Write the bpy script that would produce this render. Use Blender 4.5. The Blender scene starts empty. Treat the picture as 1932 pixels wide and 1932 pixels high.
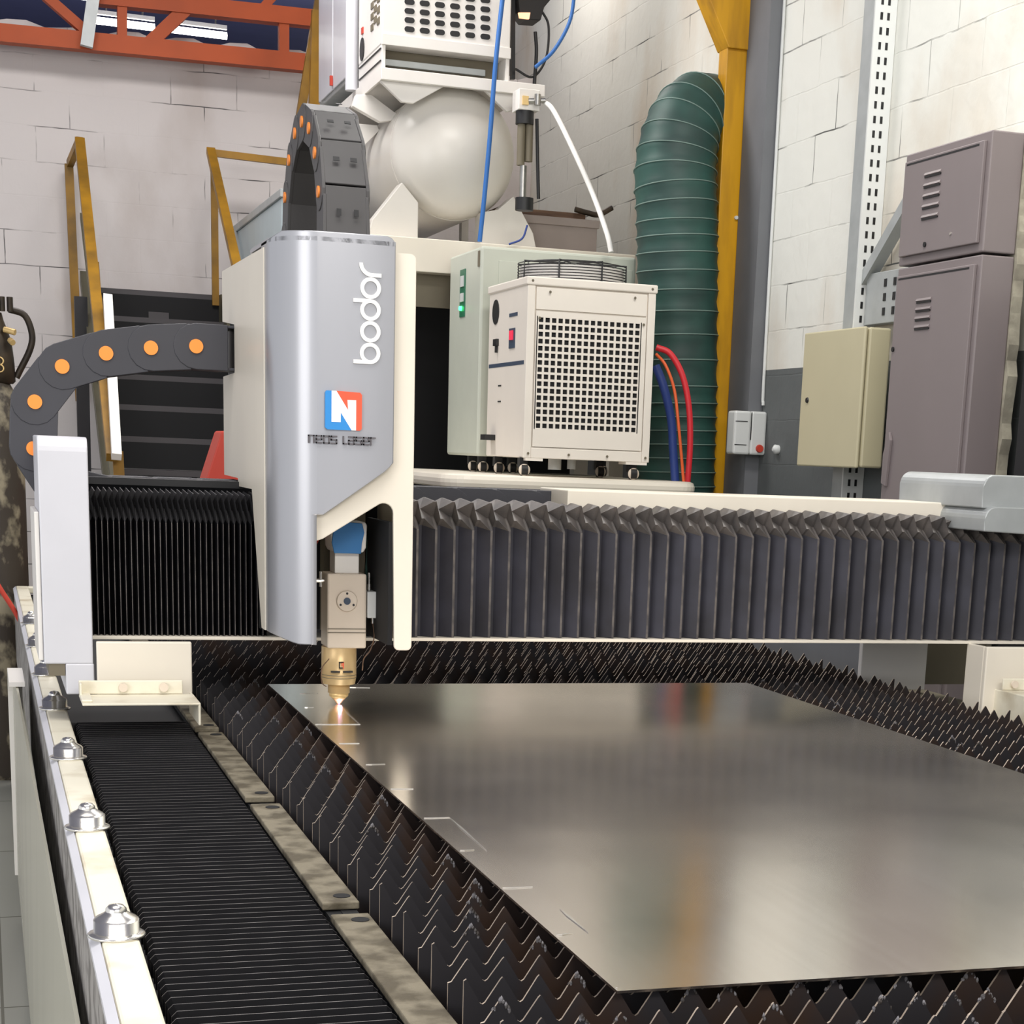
import bpy, math, random
from mathutils import Vector, Matrix
random.seed(7)
C = bpy.context.scene.collection
SC = bpy.context.scene

# ---------------------------------------------------------------- camera
F_PX = 3362.0; PPX, PPY = 1142.0, 1666.0; CAM = Vector((0, 0, 1.4))
AX = Vector((0.94572575, 0.03878409, -0.32264314))   # world X seen from the camera
AY = Vector((-0.32254314, 0.23303879, -0.91741967))
AZ = Vector((0.03960708, 0.97169374, 0.23290032))
R3 = Matrix((AX, AY, AZ))
cd = bpy.data.cameras.new('camera'); cam = bpy.data.objects.new('camera', cd); C.objects.link(cam)
cam.matrix_world = Matrix.Translation(CAM) @ R3.to_4x4()
cd.sensor_width = 36.0; cd.lens = F_PX / 1932 * 36
cd.shift_x = -(PPX - 966) / 1932; cd.shift_y = (PPY - 966) / 1932
cd.clip_start = 0.05; cd.clip_end = 100
SC.camera = cam

def ray(u, v):
    return (R3 @ Vector((u - PPX, -(v - PPY), -F_PX))).normalized()
def at(u, v, x=None, y=None, z=None):
    """point of the photo pixel u,v lying on the vertical / horizontal plane given"""
    r = ray(u, v)
    if x is not None: t = (x - CAM.x) / r.x
    elif y is not None: t = (y - CAM.y) / r.y
    else: t = (z - CAM.z) / r.z
    return CAM + r * t

# ---------------------------------------------------------------- world, lights, exposure
w = bpy.data.worlds.new('hall_daylight'); SC.world = w; w.use_nodes = True
bg = w.node_tree.nodes['Background']; bg.inputs[0].default_value = (0.93, 0.95, 1.0, 1); bg.inputs[1].default_value = 0.7
def area(name, loc, size, sy, power, col, rot=(0, 0, 0)):
    l = bpy.data.lights.new(name, 'AREA'); l.shape = 'RECTANGLE'; l.size = size; l.size_y = sy; l.energy = power; l.color = col
    o = bpy.data.objects.new(name, l); C.objects.link(o); o.location = loc; o.rotation_euler = rot
    return o
area('hall_lamp_and_fill', (0.2, 2.2, 4.6), 2.6, 1.6, 95, (1.0, 0.97, 0.92))
area('hall_lamp_and_fill', (2.4, 5.2, 4.6), 1.6, 0.9, 70, (1.0, 0.98, 0.92))
area('hall_lamp_and_fill', (0.7, 8.8, 4.9), 2.4, 1.0, 105, (1.0, 0.96, 0.93))
area('hall_lamp_and_fill', (2.9, 10.7, 4.7), 0.6, 1.0, 16, (1.0, 0.93, 0.88))  # added fill without a fixture, brightens the far right wall
area('hall_lamp_and_fill', (0.8, -1.6, 3.6), 2.4, 0.8, 75, (1.0, 0.95, 0.88), (math.radians(58), 0, 0))  # added front fill behind the camera, no known lamp there
area('hall_lamp_and_fill', (1.2, 15.5, 3.6), 3.0, 0.6, 50, (1.0, 1.0, 1.0), (math.radians(180), 0, 0))  # added unseen uplight that brightens the roof beyond the wall
area('gate_daylight', (-4.5, -1.5, 2.6), 4.0, 3.5, 140, (1.0, 0.98, 0.96), (math.radians(80), 0, math.radians(-62)))
SC.view_settings.view_transform = 'Standard'; SC.view_settings.look = 'None'
SC.view_settings.gamma = 1.0; SC.view_settings.use_curve_mapping = False
SC.view_settings.exposure = 0.35

# ---------------------------------------------------------------- materials
def srgb(r, g, b):
    f = lambda c: (c / 255 / 12.92) if c / 255 <= 0.04045 else ((c / 255 + 0.055) / 1.055) ** 2.4
    return (f(r), f(g), f(b), 1)
def mat(name, rgb, rough=0.5, metal=0.0, var=0.0, scale=6.0, bump=0.0, rgb2=None, emis=0.0, thr=None, stretch=None, spec=0.5):
    m = bpy.data.materials.new(name); m.use_nodes = True
    nt = m.node_tree; b = nt.nodes['Principled BSDF']
    c = srgb(*rgb); b.inputs['Roughness'].default_value = rough; b.inputs['Metallic'].default_value = metal
    b.inputs['Specular IOR Level'].default_value = spec
    b.inputs['Base Color'].default_value = c
    tc = nt.nodes.new('ShaderNodeTexCoord'); mp = nt.nodes.new('ShaderNodeMapping'); nt.links.new(tc.outputs['Object'], mp.inputs[0])
    if stretch: mp.inputs['Scale'].default_value = stretch
    nz = nt.nodes.new('ShaderNodeTexNoise'); nz.inputs['Scale'].default_value = scale; nz.inputs['Detail'].default_value = 6
    nt.links.new(mp.outputs[0], nz.inputs['Vector'])
    if var > 0 or rgb2:
        rp = nt.nodes.new('ShaderNodeValToRGB'); lo, hi = thr if thr else (0.35, 0.68)
        rp.color_ramp.elements[0].position = lo; rp.color_ramp.elements[1].position = hi
        rp.color_ramp.elements[0].color = c
        c2 = srgb(*rgb2) if rgb2 else tuple(x * (1 - var) for x in c[:3]) + (1,)
        rp.color_ramp.elements[1].color = c2
        nt.links.new(nz.outputs['Fac'], rp.inputs[0]); nt.links.new(rp.outputs[0], b.inputs['Base Color'])
    if bump:
        bp = nt.nodes.new('ShaderNodeBump'); bp.inputs['Strength'].default_value = bump; bp.inputs['Distance'].default_value = 0.01
        nt.links.new(nz.outputs['Fac'], bp.inputs['Height']); nt.links.new(bp.outputs[0], b.inputs['Normal'])
    if emis:
        b.inputs['Emission Color'].default_value = c; b.inputs['Emission Strength'].default_value = emis
    return m

def wall_mat(name, axes, base, dirt, lower=None, zlow=1.82, bumps=0.5, dirt_thr=(0.56, 0.75), streak=1.0):
    """painted concrete block wall: 0.4 x 0.2 m blocks, faint broken joints, stains, optional painted dado"""
    m = bpy.data.materials.new(name); m.use_nodes = True; nt = m.node_tree; N = nt.nodes; L = nt.links
    b = N['Principled BSDF']; b.inputs['Roughness'].default_value = 0.75
    geo = N.new('ShaderNodeNewGeometry'); sp = N.new('ShaderNodeSeparateXYZ'); L.new(geo.outputs['Position'], sp.inputs[0])
    cb = N.new('ShaderNodeCombineXYZ'); L.new(sp.outputs[axes[0]], cb.inputs[0]); L.new(sp.outputs[axes[1]], cb.inputs[1])
    wob = N.new('ShaderNodeTexNoise'); wob.inputs['Scale'].default_value = 5; L.new(geo.outputs['Position'], wob.inputs['Vector'])
    wm = N.new('ShaderNodeVectorMath'); wm.operation = 'MULTIPLY_ADD'; wm.inputs[1].default_value = (0.016,) * 3
    L.new(wob.outputs['Color'], wm.inputs[0]); L.new(cb.outputs[0], wm.inputs[2])
    br = N.new('ShaderNodeTexBrick'); br.inputs['Scale'].default_value = 1; br.inputs['Brick Width'].default_value = 0.4
    br.inputs['Row Height'].default_value = 0.2; br.inputs['Mortar Size'].default_value = 0.0035; br.inputs['Mortar Smooth'].default_value = 0.3
    L.new(wm.outputs[0], br.inputs['Vector'])
    n1 = N.new('ShaderNodeTexNoise'); n1.inputs['Scale'].default_value = 2.6; n1.inputs['Detail'].default_value = 4; L.new(geo.outputs['Position'], n1.inputs['Vector'])
    mr = N.new('ShaderNodeMapRange'); mr.inputs[1].default_value = 0.50; mr.inputs[2].default_value = 0.64; L.new(n1.outputs['Fac'], mr.inputs[0])
    mm = N.new('ShaderNodeMath'); mm.operation = 'MULTIPLY'; L.new(br.outputs['Fac'], mm.inputs[0]); L.new(mr.outputs[0], mm.inputs[1])
    n2 = N.new('ShaderNodeTexNoise'); n2.inputs['Scale'].default_value = 1.3; n2.inputs['Detail'].default_value = 8
    mp = N.new('ShaderNodeMapping'); mp.inputs['Scale'].default_value = (1, 1, 0.55 * streak); L.new(geo.outputs['Position'], mp.inputs[0]); L.new(mp.outputs[0], n2.inputs['Vector'])
    r2 = N.new('ShaderNodeValToRGB'); r2.color_ramp.elements[0].position = dirt_thr[0]; r2.color_ramp.elements[1].position = dirt_thr[1]
    r2.color_ramp.elements[0].color = srgb(*base); r2.color_ramp.elements[1].color = srgb(*dirt); L.new(n2.outputs['Fac'], r2.inputs[0])
    mx = N.new('ShaderNodeMix'); mx.data_type = 'RGBA'; L.new(mm.outputs[0], mx.inputs[0]); L.new(r2.outputs[0], mx.inputs[6])
    mx.inputs[7].default_value = srgb(*[int(c * 0.42) for c in base])
    out = mx.outputs[2]
    if lower:
        lt = N.new('ShaderNodeMath'); lt.operation = 'LESS_THAN'; lt.inputs[1].default_value = zlow; L.new(sp.outputs[2], lt.inputs[0])
        m2 = N.new('ShaderNodeMix'); m2.data_type = 'RGBA'; L.new(lt.outputs[0], m2.inputs[0]); L.new(out, m2.inputs[6]); m2.inputs[7].default_value = srgb(*lower)
        out = m2.outputs[2]
    L.new(out, b.inputs['Base Color'])
    n3 = N.new('ShaderNodeTexNoise'); n3.inputs['Scale'].default_value = 9; n3.inputs['Detail'].default_value = 8; L.new(geo.outputs['Position'], n3.inputs['Vector'])
    sb = N.new('ShaderNodeMath'); sb.operation = 'SUBTRACT'; L.new(n3.outputs['Fac'], sb.inputs[0]); L.new(br.outputs['Fac'], sb.inputs[1])
    bp = N.new('ShaderNodeBump'); bp.inputs['Strength'].default_value = bumps; bp.inputs['Distance'].default_value = 0.012
    L.new(sb.outputs[0], bp.inputs['Height']); L.new(bp.outputs[0], b.inputs['Normal'])
    return m

M = {}
M['cream'] = mat('cream_paint', (236, 228, 212), 0.35, var=0.08, scale=3)
M['cream_dirty'] = mat('worn_cream_paint', (232, 226, 206), 0.45, rgb2=(186, 172, 142), thr=(0.52, 0.8), scale=9, bump=0.15)
M['white'] = mat('white_paint', (236, 232, 226), 0.4, var=0.05)
M['warm_white'] = mat('warm_white_enamel', (238, 230, 218), 0.4, var=0.03)
M['pale_green'] = mat('pale_green_enamel', (200, 204, 190), 0.4, var=0.05)
M['silver'] = mat('silver_lacquer', (172, 173, 178), 0.3, 0.4, var=0.06, scale=1.4, stretch=(6, 6, 0.6))
M['pillar'] = mat('silver_white_paint', (214, 214, 220), 0.4, var=0.08, scale=4)
M['steel'] = mat('bare_steel', (170, 168, 164), 0.3, 0.9, var=0.2, scale=20)
M['chrome'] = mat('bright_chrome', (225, 222, 215), 0.22, 0.9)
M['rubber'] = mat('black_bellows_fabric', (17, 17, 20), 0.6, var=0.25, scale=14, spec=0.12)
M['rubber_blue'] = mat('charcoal_bellows_fabric', (56, 56, 65), 0.55, rgb2=(43, 42, 47), scale=8, spec=0.3)
M['rubber_edge'] = mat('bellows_edge_highlight', (98, 92, 88), 0.5, rgb2=(70, 66, 66), thr=(0.4, 0.6), scale=30)  # edge-line highlight on the gantry pleat ridges, painted as lighter fabric
M['bellows_edge'] = mat('bellows_rim_highlight', (116, 112, 110), 0.55, rgb2=(58, 56, 58), thr=(0.45, 0.75), scale=12)  # bright line along the way cover pleats, a highlight put into the colour
M['chain'] = mat('dark_grey_plastic', (58, 58, 64), 0.5, var=0.12)
M['chain_light'] = mat('grey_plastic', (74, 72, 72), 0.5, var=0.12)
M['black'] = mat('black_plastic', (22, 22, 24), 0.5)
M['dark'] = mat('dark_void', (12, 12, 14), 0.8)
M['orange'] = mat('orange_plastic', (255, 150, 60), 0.5)
M['slat'] = mat('burnt_slat_steel', (46, 44, 47), 0.5, 0.3, rgb2=(60, 42, 30), thr=(0.45, 0.7), scale=7)
M['slat_edge'] = mat('bare_slat_edge', (196, 180, 162), 0.45, 0.3, rgb2=(104, 92, 82), thr=(0.4, 0.72), scale=16)
M['slag'] = mat('grey_slag', (128, 126, 130), 0.7, rgb2=(56, 50, 46), thr=(0.38, 0.58), scale=90, bump=0.8)
M['dusty'] = mat('dusty_steel', (124, 116, 98), 0.8, rgb2=(82, 74, 58), thr=(0.42, 0.6), scale=20, bump=0.9)
M['gold'] = mat('gold_anodised', (214, 184, 134), 0.35, 0.3)
M['brass'] = mat('brass_tip', (222, 190, 130), 0.35, 0.3)
M['alu'] = mat('satin_aluminium', (224, 210, 192), 0.4, 0.0, var=0.05)
M['blue'] = mat('blue_tape', (52, 122, 184), 0.55)
M['tank'] = mat('grey_white_tank_paint', (212, 208, 200), 0.28, var=0.03)
M['yellow'] = mat('yellow_paint', (214, 156, 10), 0.45, rgb2=(172, 122, 16), thr=(0.42, 0.7), scale=2.5, stretch=(5, 5, 0.8))
M['rail_yellow'] = mat('ochre_rail_paint', (160, 116, 20), 0.5, rgb2=(112, 82, 22), scale=5)
M['olive'] = mat('olive_stringer', (92, 88, 70), 0.6, var=0.2)
M['orange_steel'] = mat('orange_truss_paint', (178, 74, 20), 0.6, var=0.2, scale=3)
M['green'] = mat('dark_green_duct', (40, 78, 70), 0.55, rgb2=(34, 58, 54), scale=5, bump=0.2)
M['green_rib'] = mat('duct_rib', (112, 134, 126), 0.5)
M['grey_wall'] = mat('grey_strip_paint', (112, 114, 118), 0.7, var=0.1)
M['galv'] = mat('galvanised_steel', (176, 180, 180), 0.45, 0.3, var=0.12, scale=12)
M['beige'] = mat('beige_enamel', (196, 188, 156), 0.4, var=0.03)
M['locker'] = mat('mauve_grey_paint', (132, 122, 122), 0.4, var=0.08, scale=2)
M['locker_side'] = M['locker']
M['plaster'] = mat('rough_plaster', (176, 170, 152), 0.9, rgb2=(140, 134, 120), bump=0.6, scale=14)
M['offwhite'] = mat('off_white_plastic', (214, 216, 214), 0.4)
M['red'] = mat('red_hose', (214, 44, 54), 0.4)
M['red_paint'] = mat('red_paint', (196, 62, 44), 0.5, var=0.1)
M['orange_hose'] = mat('orange_hose', (226, 96, 44), 0.45)
M['blue_hose'] = mat('blue_layflat_hose', (42, 66, 136), 0.5)
M['blue_cord'] = mat('blue_strap', (44, 104, 176), 0.5)
M['white_hose'] = mat('white_hose', (232, 230, 226), 0.45)
M['black_steel'] = mat('black_stair_steel', (34, 32, 36), 0.5, var=0.3)
M['tread_edge'] = mat('worn_tread_edge', (64, 60, 62), 0.5)
M['bottle'] = mat('peeling_bottle_paint', (62, 54, 46), 0.6, rgb2=(150, 140, 118), thr=(0.5, 0.6), scale=11, bump=0.5, stretch=(1, 1, 0.7))
M['rust'] = mat('dark_rusty_brass', (66, 54, 40), 0.5, 0.4, rgb2=(40, 34, 28), scale=14)
M['floor'] = None
M['light_grey'] = mat('light_grey_sheet', (176, 190, 194), 0.4, var=0.06)
M['wood'] = mat('brown_board', (120, 92, 70), 0.7, rgb2=(84, 62, 48), scale=5, stretch=(1, 8, 8))
M['carton'] = mat('grey_brown_board', (138, 128, 122), 0.8, var=0.08)
M['side_panel'] = mat('green_grey_side_paint', (176, 174, 156), 0.22, var=0.05, scale=2)
M['scuffed'] = mat('scuffed_grey_side', (158, 154, 150), 0.6, rgb2=(112, 108, 104), thr=(0.46, 0.56), scale=18, bump=0.3)
M['red_logo'] = mat('logo_red', (232, 92, 60), 0.45)
M['blue_logo'] = mat('logo_blue', (44, 140, 214), 0.45)
M['white_logo'] = mat('logo_white', (250, 248, 244), 0.4)
M['grey_logo'] = mat('lettering_grey', (92, 88, 92), 0.5)
M['olive_shade'] = mat('olive_grey_panel', (116, 108, 90), 0.6, var=0.1)
M['switch_red'] = mat('red_rocker', (230, 50, 80), 0.3, emis=0.4)
M['led'] = mat('green_led', (60, 240, 120), 0.3, emis=4.0)
M['panel_green'] = mat('green_panel', (44, 112, 84), 0.4)
M['navy'] = mat('navy_stripe', (54, 70, 92), 0.45)
M['lamp'] = mat('fluorescent_tube', (255, 250, 240), 0.3, emis=14.0)
M['warm_lamp'] = mat('peach_lamp_glass', (255, 184, 140), 0.4, emis=1.2)
M['spark'] = mat('laser_spark', (200, 110, 255), 0.3, emis=2.5)
M['sheet'] = bpy.data.materials.new('brushed_stainless'); M['sheet'].use_nodes = True
def _sheet():
    nt = M['sheet'].node_tree; N = nt.nodes; L = nt.links; b = N['Principled BSDF']
    b.inputs['Metallic'].default_value = 1.0
    tc = N.new('ShaderNodeTexCoord'); mp = N.new('ShaderNodeMapping'); mp.inputs['Scale'].default_value = (40, 0.6, 1)
    L.new(tc.outputs['Object'], mp.inputs[0])
    nz = N.new('ShaderNodeTexNoise'); nz.inputs['Scale'].default_value = 3; nz.inputs['Detail'].default_value = 5; L.new(mp.outputs[0], nz.inputs['Vector'])
    rp = N.new('ShaderNodeValToRGB'); rp.color_ramp.elements[0].color = srgb(228, 219, 208); rp.color_ramp.elements[1].color = srgb(242, 235, 225)
    L.new(nz.outputs['Fac'], rp.inputs[0]); L.new(rp.outputs[0], b.inputs['Base Color'])
    n2 = N.new('ShaderNodeTexNoise'); n2.inputs['Scale'].default_value = 2.2; n2.inputs['Detail'].default_value = 3; L.new(tc.outputs['Object'], n2.inputs['Vector'])
    mr = N.new('ShaderNodeMapRange'); mr.inputs[3].default_value = 0.13; mr.inputs[4].default_value = 0.24; L.new(n2.outputs['Fac'], mr.inputs[0]); L.new(mr.outputs[0], b.inputs['Roughness'])
    bp = N.new('ShaderNodeBump'); bp.inputs['Strength'].default_value = 0.12; bp.inputs['Distance'].default_value = 0.02
    n4 = N.new('ShaderNodeTexNoise'); n4.inputs['Scale'].default_value = 1.6; L.new(tc.outputs['Object'], n4.inputs['Vector'])
    L.new(n4.outputs['Fac'], bp.inputs['Height']); L.new(bp.outputs[0], b.inputs['Normal'])
_sheet()
def _floor():
    m = bpy.data.materials.new('polished_tile_floor'); m.use_nodes = True; N = m.node_tree.nodes; L = m.node_tree.links
    b = N['Principled BSDF']; b.inputs['Roughness'].default_value = 0.25
    geo = N.new('ShaderNodeNewGeometry')
    br = N.new('ShaderNodeTexBrick'); br.offset = 0; br.inputs['Scale'].default_value = 1; br.inputs['Brick Width'].default_value = 0.9; br.inputs['Row Height'].default_value = 0.9
    br.inputs['Mortar Size'].default_value = 0.004; br.inputs['Color1'].default_value = srgb(176, 176, 166); br.inputs['Color2'].default_value = srgb(168, 169, 160)
    br.inputs['Mortar'].default_value = srgb(110, 110, 100); L.new(geo.outputs['Position'], br.inputs['Vector'])
    L.new(br.outputs['Color'], b.inputs['Base Color']); return m
M['floor'] = _floor()
M['wall_back'] = wall_mat('painted_block_wall', (0, 2), (208, 202, 200), (184, 174, 168), bumps=0.25)
M['wall_right'] = wall_mat('stained_block_wall', (1, 2), (226, 226, 218), (206, 192, 172), lower=(98, 102, 102), dirt_thr=(0.52, 0.74), bumps=0.45)
M['roof'] = mat('navy_roof_sheet', (84, 88, 128), 0.6, var=0.1)

# ---------------------------------------------------------------- mesh helpers
class MB:
    def __init__(s): s.v = []; s.f = []; s.m = []; s.s = []
    def add(s, vs, fs, mi=0, smooth=False):
        o = len(s.v); s.v += [tuple(v) for v in vs]; s.f += [tuple(o + i for i in f) for f in fs]
        s.m += [mi] * len(fs); s.s += [smooth] * len(fs); return s
    def box(s, x0, x1, y0, y1, z0, z1, mi=0):
        vs = [(x, y, z) for x in (x0, x1) for y in (y0, y1) for z in (z0, z1)]
        return s.add(vs, [(0, 1, 3, 2), (4, 6, 7, 5), (0, 4, 5, 1), (2, 3, 7, 6), (0, 2, 6, 4), (1, 5, 7, 3)], mi)
    def prism(s, pts, axis, a0, a1, mi=0, side_mi=None, smooth=False):
        """pts: outline in the two other axes; axis 'x' -> (y,z), 'y' -> (x,z), 'z' -> (x,y)"""
        def p(a, q):
            return {'x': (a, q[0], q[1]), 'y': (q[0], a, q[1]), 'z': (q[0], q[1], a)}[axis]
        n = len(pts); vs = [p(a0, q) for q in pts] + [p(a1, q) for q in pts]
        s.add(vs, [tuple(range(n))[::-1], tuple(range(n, 2 * n))], mi)
        o = len(s.v) - 2 * n
        sf = [(o + i, o + (i + 1) % n, o + n + (i + 1) % n, o + n + i) for i in range(n)]
        s.f += sf; s.m += [mi if side_mi is None else side_mi] * n; s.s += [smooth] * n; return s
    def tube(s, pts, r, n=10, mi=0, rr=None, cap=True):
        pts = [Vector(p) for p in pts]; rings = []; up = None
        for i, p in enumerate(pts):
            d = (pts[min(i + 1, len(pts) - 1)] - pts[max(i - 1, 0)]).normalized()
            if up is None: up = d.orthogonal().normalized()
            up = (up - d * up.dot(d)).normalized(); sd = d.cross(up)
            q = rr[i] if rr else r
            rings.append([p + (up * math.cos(2 * math.pi * k / n) + sd * math.sin(2 * math.pi * k / n)) * q for k in range(n)])
        vs = [v for g in rings for v in g]; fs = []
        for i in range(len(pts) - 1):
            for k in range(n):
                a = i * n + k; b = i * n + (k + 1) % n; fs.append((a, b, b + n, a + n))
        s.add(vs, fs, mi, True)
        if cap: s.add(rings[0], [tuple(range(n))[::-1]], mi); s.add(rings[-1], [tuple(range(n))], mi)
        return s
    def cyl(s, p0, p1, r, n=20, mi=0, r1=None):
        return s.tube([p0, p1], r, n, mi, rr=[r, r if r1 is None else r1])
    def lathe(s, prof, c, ax='z', n=32, mi=0, smooth=True):
        vs = []
        for r, h in prof:
            for k in range(n):
                a = 2 * math.pi * k / n; u, v = r * math.cos(a), r * math.sin(a)
                vs.append({'z': (c[0] + u, c[1] + v, c[2] + h), 'y': (c[0] + u, c[1] + h, c[2] + v), 'x': (c[0] + h, c[1] + u, c[2] + v)}[ax])
        fs = [(i * n + k, i * n + (k + 1) % n, (i + 1) * n + (k + 1) % n, (i + 1) * n + k) for i in range(len(prof) - 1) for k in range(n)]
        s.add(vs, fs, mi, smooth)
        s.add(vs[:n], [tuple(range(n))[::-1]], mi); s.add(vs[-n:], [tuple(range(n))], mi); return s
    def bar(s, p0, p1, wx, wz, mi=0):
        """rectangular bar from p0 to p1"""
        p0, p1 = Vector(p0), Vector(p1); d = (p1 - p0).normalized()
        h = Vector((0, 1, 0)) if abs(d.y) < 0.9 else Vector((1, 0, 0))
        a = d.cross(h).normalized(); b = d.cross(a).normalized()
        vs = [p + a * (i * wx / 2) + b * (j * wz / 2) for p in (p0, p1) for i, j in ((-1, -1), (1, -1), (1, 1), (-1, 1))]
        return s.add(vs, [(3, 2, 1, 0), (4, 5, 6, 7), (0, 1, 5, 4), (1, 2, 6, 5), (2, 3, 7, 6), (3, 0, 4, 7)], mi)
    def build(s, name, mats, parent=None, bevel=0.0, fix=True):
        me = bpy.data.meshes.new(name); me.from_pydata(s.v, [], s.f)
        if not isinstance(mats, (list, tuple)): mats = [mats]
        for m in mats: me.materials.append(M[m] if isinstance(m, str) else m)
        me.polygons.foreach_set('material_index', s.m); me.polygons.foreach_set('use_smooth', s.s); me.update()
        if fix:
            import bmesh
            b = bmesh.new(); b.from_mesh(me); bmesh.ops.recalc_face_normals(b, faces=b.faces); b.to_mesh(me); b.free()
        o = bpy.data.objects.new(name, me); C.objects.link(o)
        if parent:
            o.parent = parent; o.matrix_parent_inverse = parent_inv(parent)
        if bevel:
            md = o.modifiers.new('edge', 'BEVEL'); md.width = bevel; md.segments = 2; md.limit_method = 'ANGLE'; md.harden_normals = False
        return o
def build_each(mb, name, mats, parent=None, bevel=0.0):
    """every loose piece of the collected geometry becomes an object of its own"""
    key = {}; par = list(range(len(mb.v)))
    def find(i):
        while par[i] != i: par[i] = par[par[i]]; i = par[i]
        return i
    for i, v in enumerate(mb.v):
        k = (round(v[0], 5), round(v[1], 5), round(v[2], 5))
        if k in key: par[find(i)] = find(key[k])
        else: key[k] = i
    for f in mb.f:
        for q in f[1:]: par[find(q)] = find(f[0])
    groups = {}
    for n_, f in enumerate(mb.f): groups.setdefault(find(f[0]), []).append(n_)
    out = []
    for g in groups.values():
        m = MB(); idx = {}
        for n_ in g:
            nf = []
            for q in mb.f[n_]:
                if q not in idx: idx[q] = len(m.v); m.v.append(mb.v[q])
                nf.append(idx[q])
            m.f.append(tuple(nf)); m.m.append(mb.m[n_]); m.s.append(mb.s[n_])
        out.append(m.build(name, mats, parent, bevel))
    return out
def parent_inv(p):
    return Matrix.Translation(-p.location) if p.type == 'EMPTY' else Matrix.Identity(4)
def thing(name, label, cat, loc=(0, 0, 0), group=None):
    o = bpy.data.objects.new(name, None); C.objects.link(o); o.location = loc; o.empty_display_size = 0.1
    o['label'] = label; o['category'] = cat
    if group: o['group'] = group
    return o
def tag(o, label, cat, group=None):
    o['label'] = label; o['category'] = cat
    if group: o['group'] = group
    return o
def struct(o, label=None):
    o['kind'] = 'structure'
    if label: o['label'] = label
    return o
def arc(cx, cy, r, a0, a1, n):
    return [(cx + r * math.cos(math.radians(a0 + (a1 - a0) * i / n)), cy + r * math.sin(math.radians(a0 + (a1 - a0) * i / n))) for i in range(n + 1)]
def bez(pts, n=24):
    """smooth curve through points (Catmull-Rom)"""
    P = [Vector(p) for p in pts]; P = [P[0] * 2 - P[1]] + P + [P[-1] * 2 - P[-2]]; out = []
    for i in range(1, len(P) - 2):
        for k in range(n // (len(P) - 3) + 1):
            t = k / (n // (len(P) - 3) + 1)
            out.append(0.5 * ((2 * P[i]) + (P[i + 1] - P[i - 1]) * t + (2 * P[i - 1] - 5 * P[i] + 4 * P[i + 1] - P[i + 2]) * t * t + (3 * P[i] - P[i - 1] - 3 * P[i + 1] + P[i + 2]) * t ** 3))
    out.append(P[-2]); return out

# ================================================================ SETTING
struct(MB().box(-7, 3.75, -4, 22, -0.1, 0).build('floor', 'floor'), 'pale grey tiled workshop floor')
b = MB(); n = 60; top = []
for i in range(n + 1):
    x = -3 + 6.5 * i / n; top.append((x, 3.765 + 0.02 * math.sin(i * 2.1) + random.uniform(-.012, .012)))
struct(b.prism([(-3, 0)] + [(3.5, 0)] + top[::-1], 'y', 12.0, 12.2).build('wall_back', 'wall_back'), 'light painted block wall under the orange truss')
struct(MB().box(3.5, 3.7, -4, 22, 0, 5.2).build('wall_right', 'wall_right'), 'stained white block wall with a grey painted dado')
struct(MB().box(-7, 3.7, -4, 22, 5.2, 5.3).build('ceiling', 'roof'), 'dark navy roof sheeting')
struct(MB().box(-7, 3.7, 21.8, 22, 0, 5.2).build('wall_end', 'roof'))
struct(MB().box(3.43, 3.5, 8.0, 8.25, 0, 5.2).build('trim_1', 'grey_wall'), 'grey painted strip beside the yellow column')

# roof truss
tr = thing('roof_truss', 'orange steel lattice truss above the block wall', 'truss', (0, 11.8, 3.7))
def tb(name, a, c, wd, dp=0.07, y=11.8, m='orange_steel'):
    return MB().bar(at(*a, y=y), at(*c, y=y), dp, wd).build(name, m, tr)
p0, p1 = at(-120, 52, y=11.8), at(760, 138, y=11.8)
b = MB(); b.bar(p0, p1, 0.098, 0.1).build('bottom_chord', 'orange_steel', tr)
b = MB(); b.bar(at(170, -8, y=11.8), at(640, 42, y=11.8), 0.095, 0.1).build('top_chord', 'orange_steel', tr)
for u0, v0, u1, v1, wd in ((230, -10, 230, 75, .055), (535, 15, 535, 105, .06), (85, -8, 165, 62, .055), (280, 84, 385, -15, .075), (488, 24, 522, -14, .05)):
    MB().bar(at(u0, v0, y=11.79), at(u1, v1, y=11.79), wd, 0.06).build('web_member', 'orange_steel', tr)
tag(MB().bar(at(163, 88, y=11.7), at(178, -20, y=11.7), 0.07, 0.05).build('hanger_post', 'galv'), 'short pale steel post in front of the orange truss', 'post')
# fluorescent lamps
for i, (u0, v0, u1, v1, lb) in enumerate(((150, -8, 343, 15, 'long lit tube lamp just under the top edge, left one'), (374, 19, 428, 26, 'lit tube lamp seen under the upper truss chord, right one'),
                                (178, 38, 292, 52, 'lit tube lamp low over the wall top, left one'), (322, 55, 428, 68, 'lit tube lamp low over the wall top, right one'))):
    t = thing('fluorescent_lamp', lb, 'lamp', at((u0 + u1) / 2, (v0 + v1) / 2, y=15.5), 'lamps seen through the truss')
    a, c = at(u0, v0, y=15.5), at(u1, v1, y=15.5)
    MB().tube([a, c], 0.026, 12).build('tube', 'lamp', t)
    for f_ in (.2, .8):
        q_ = a.lerp(c, f_); MB().tube([q_ + Vector((0, 0, .08)), Vector((q_.x, q_.y, 5.2))], .006, 6).build('hanger_wire', 'black', t)
    MB().bar(a + Vector((0, 0, .06)), c + Vector((0, 0, .06)), 0.03, 0.03).build('batten', 'white', t)

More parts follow.
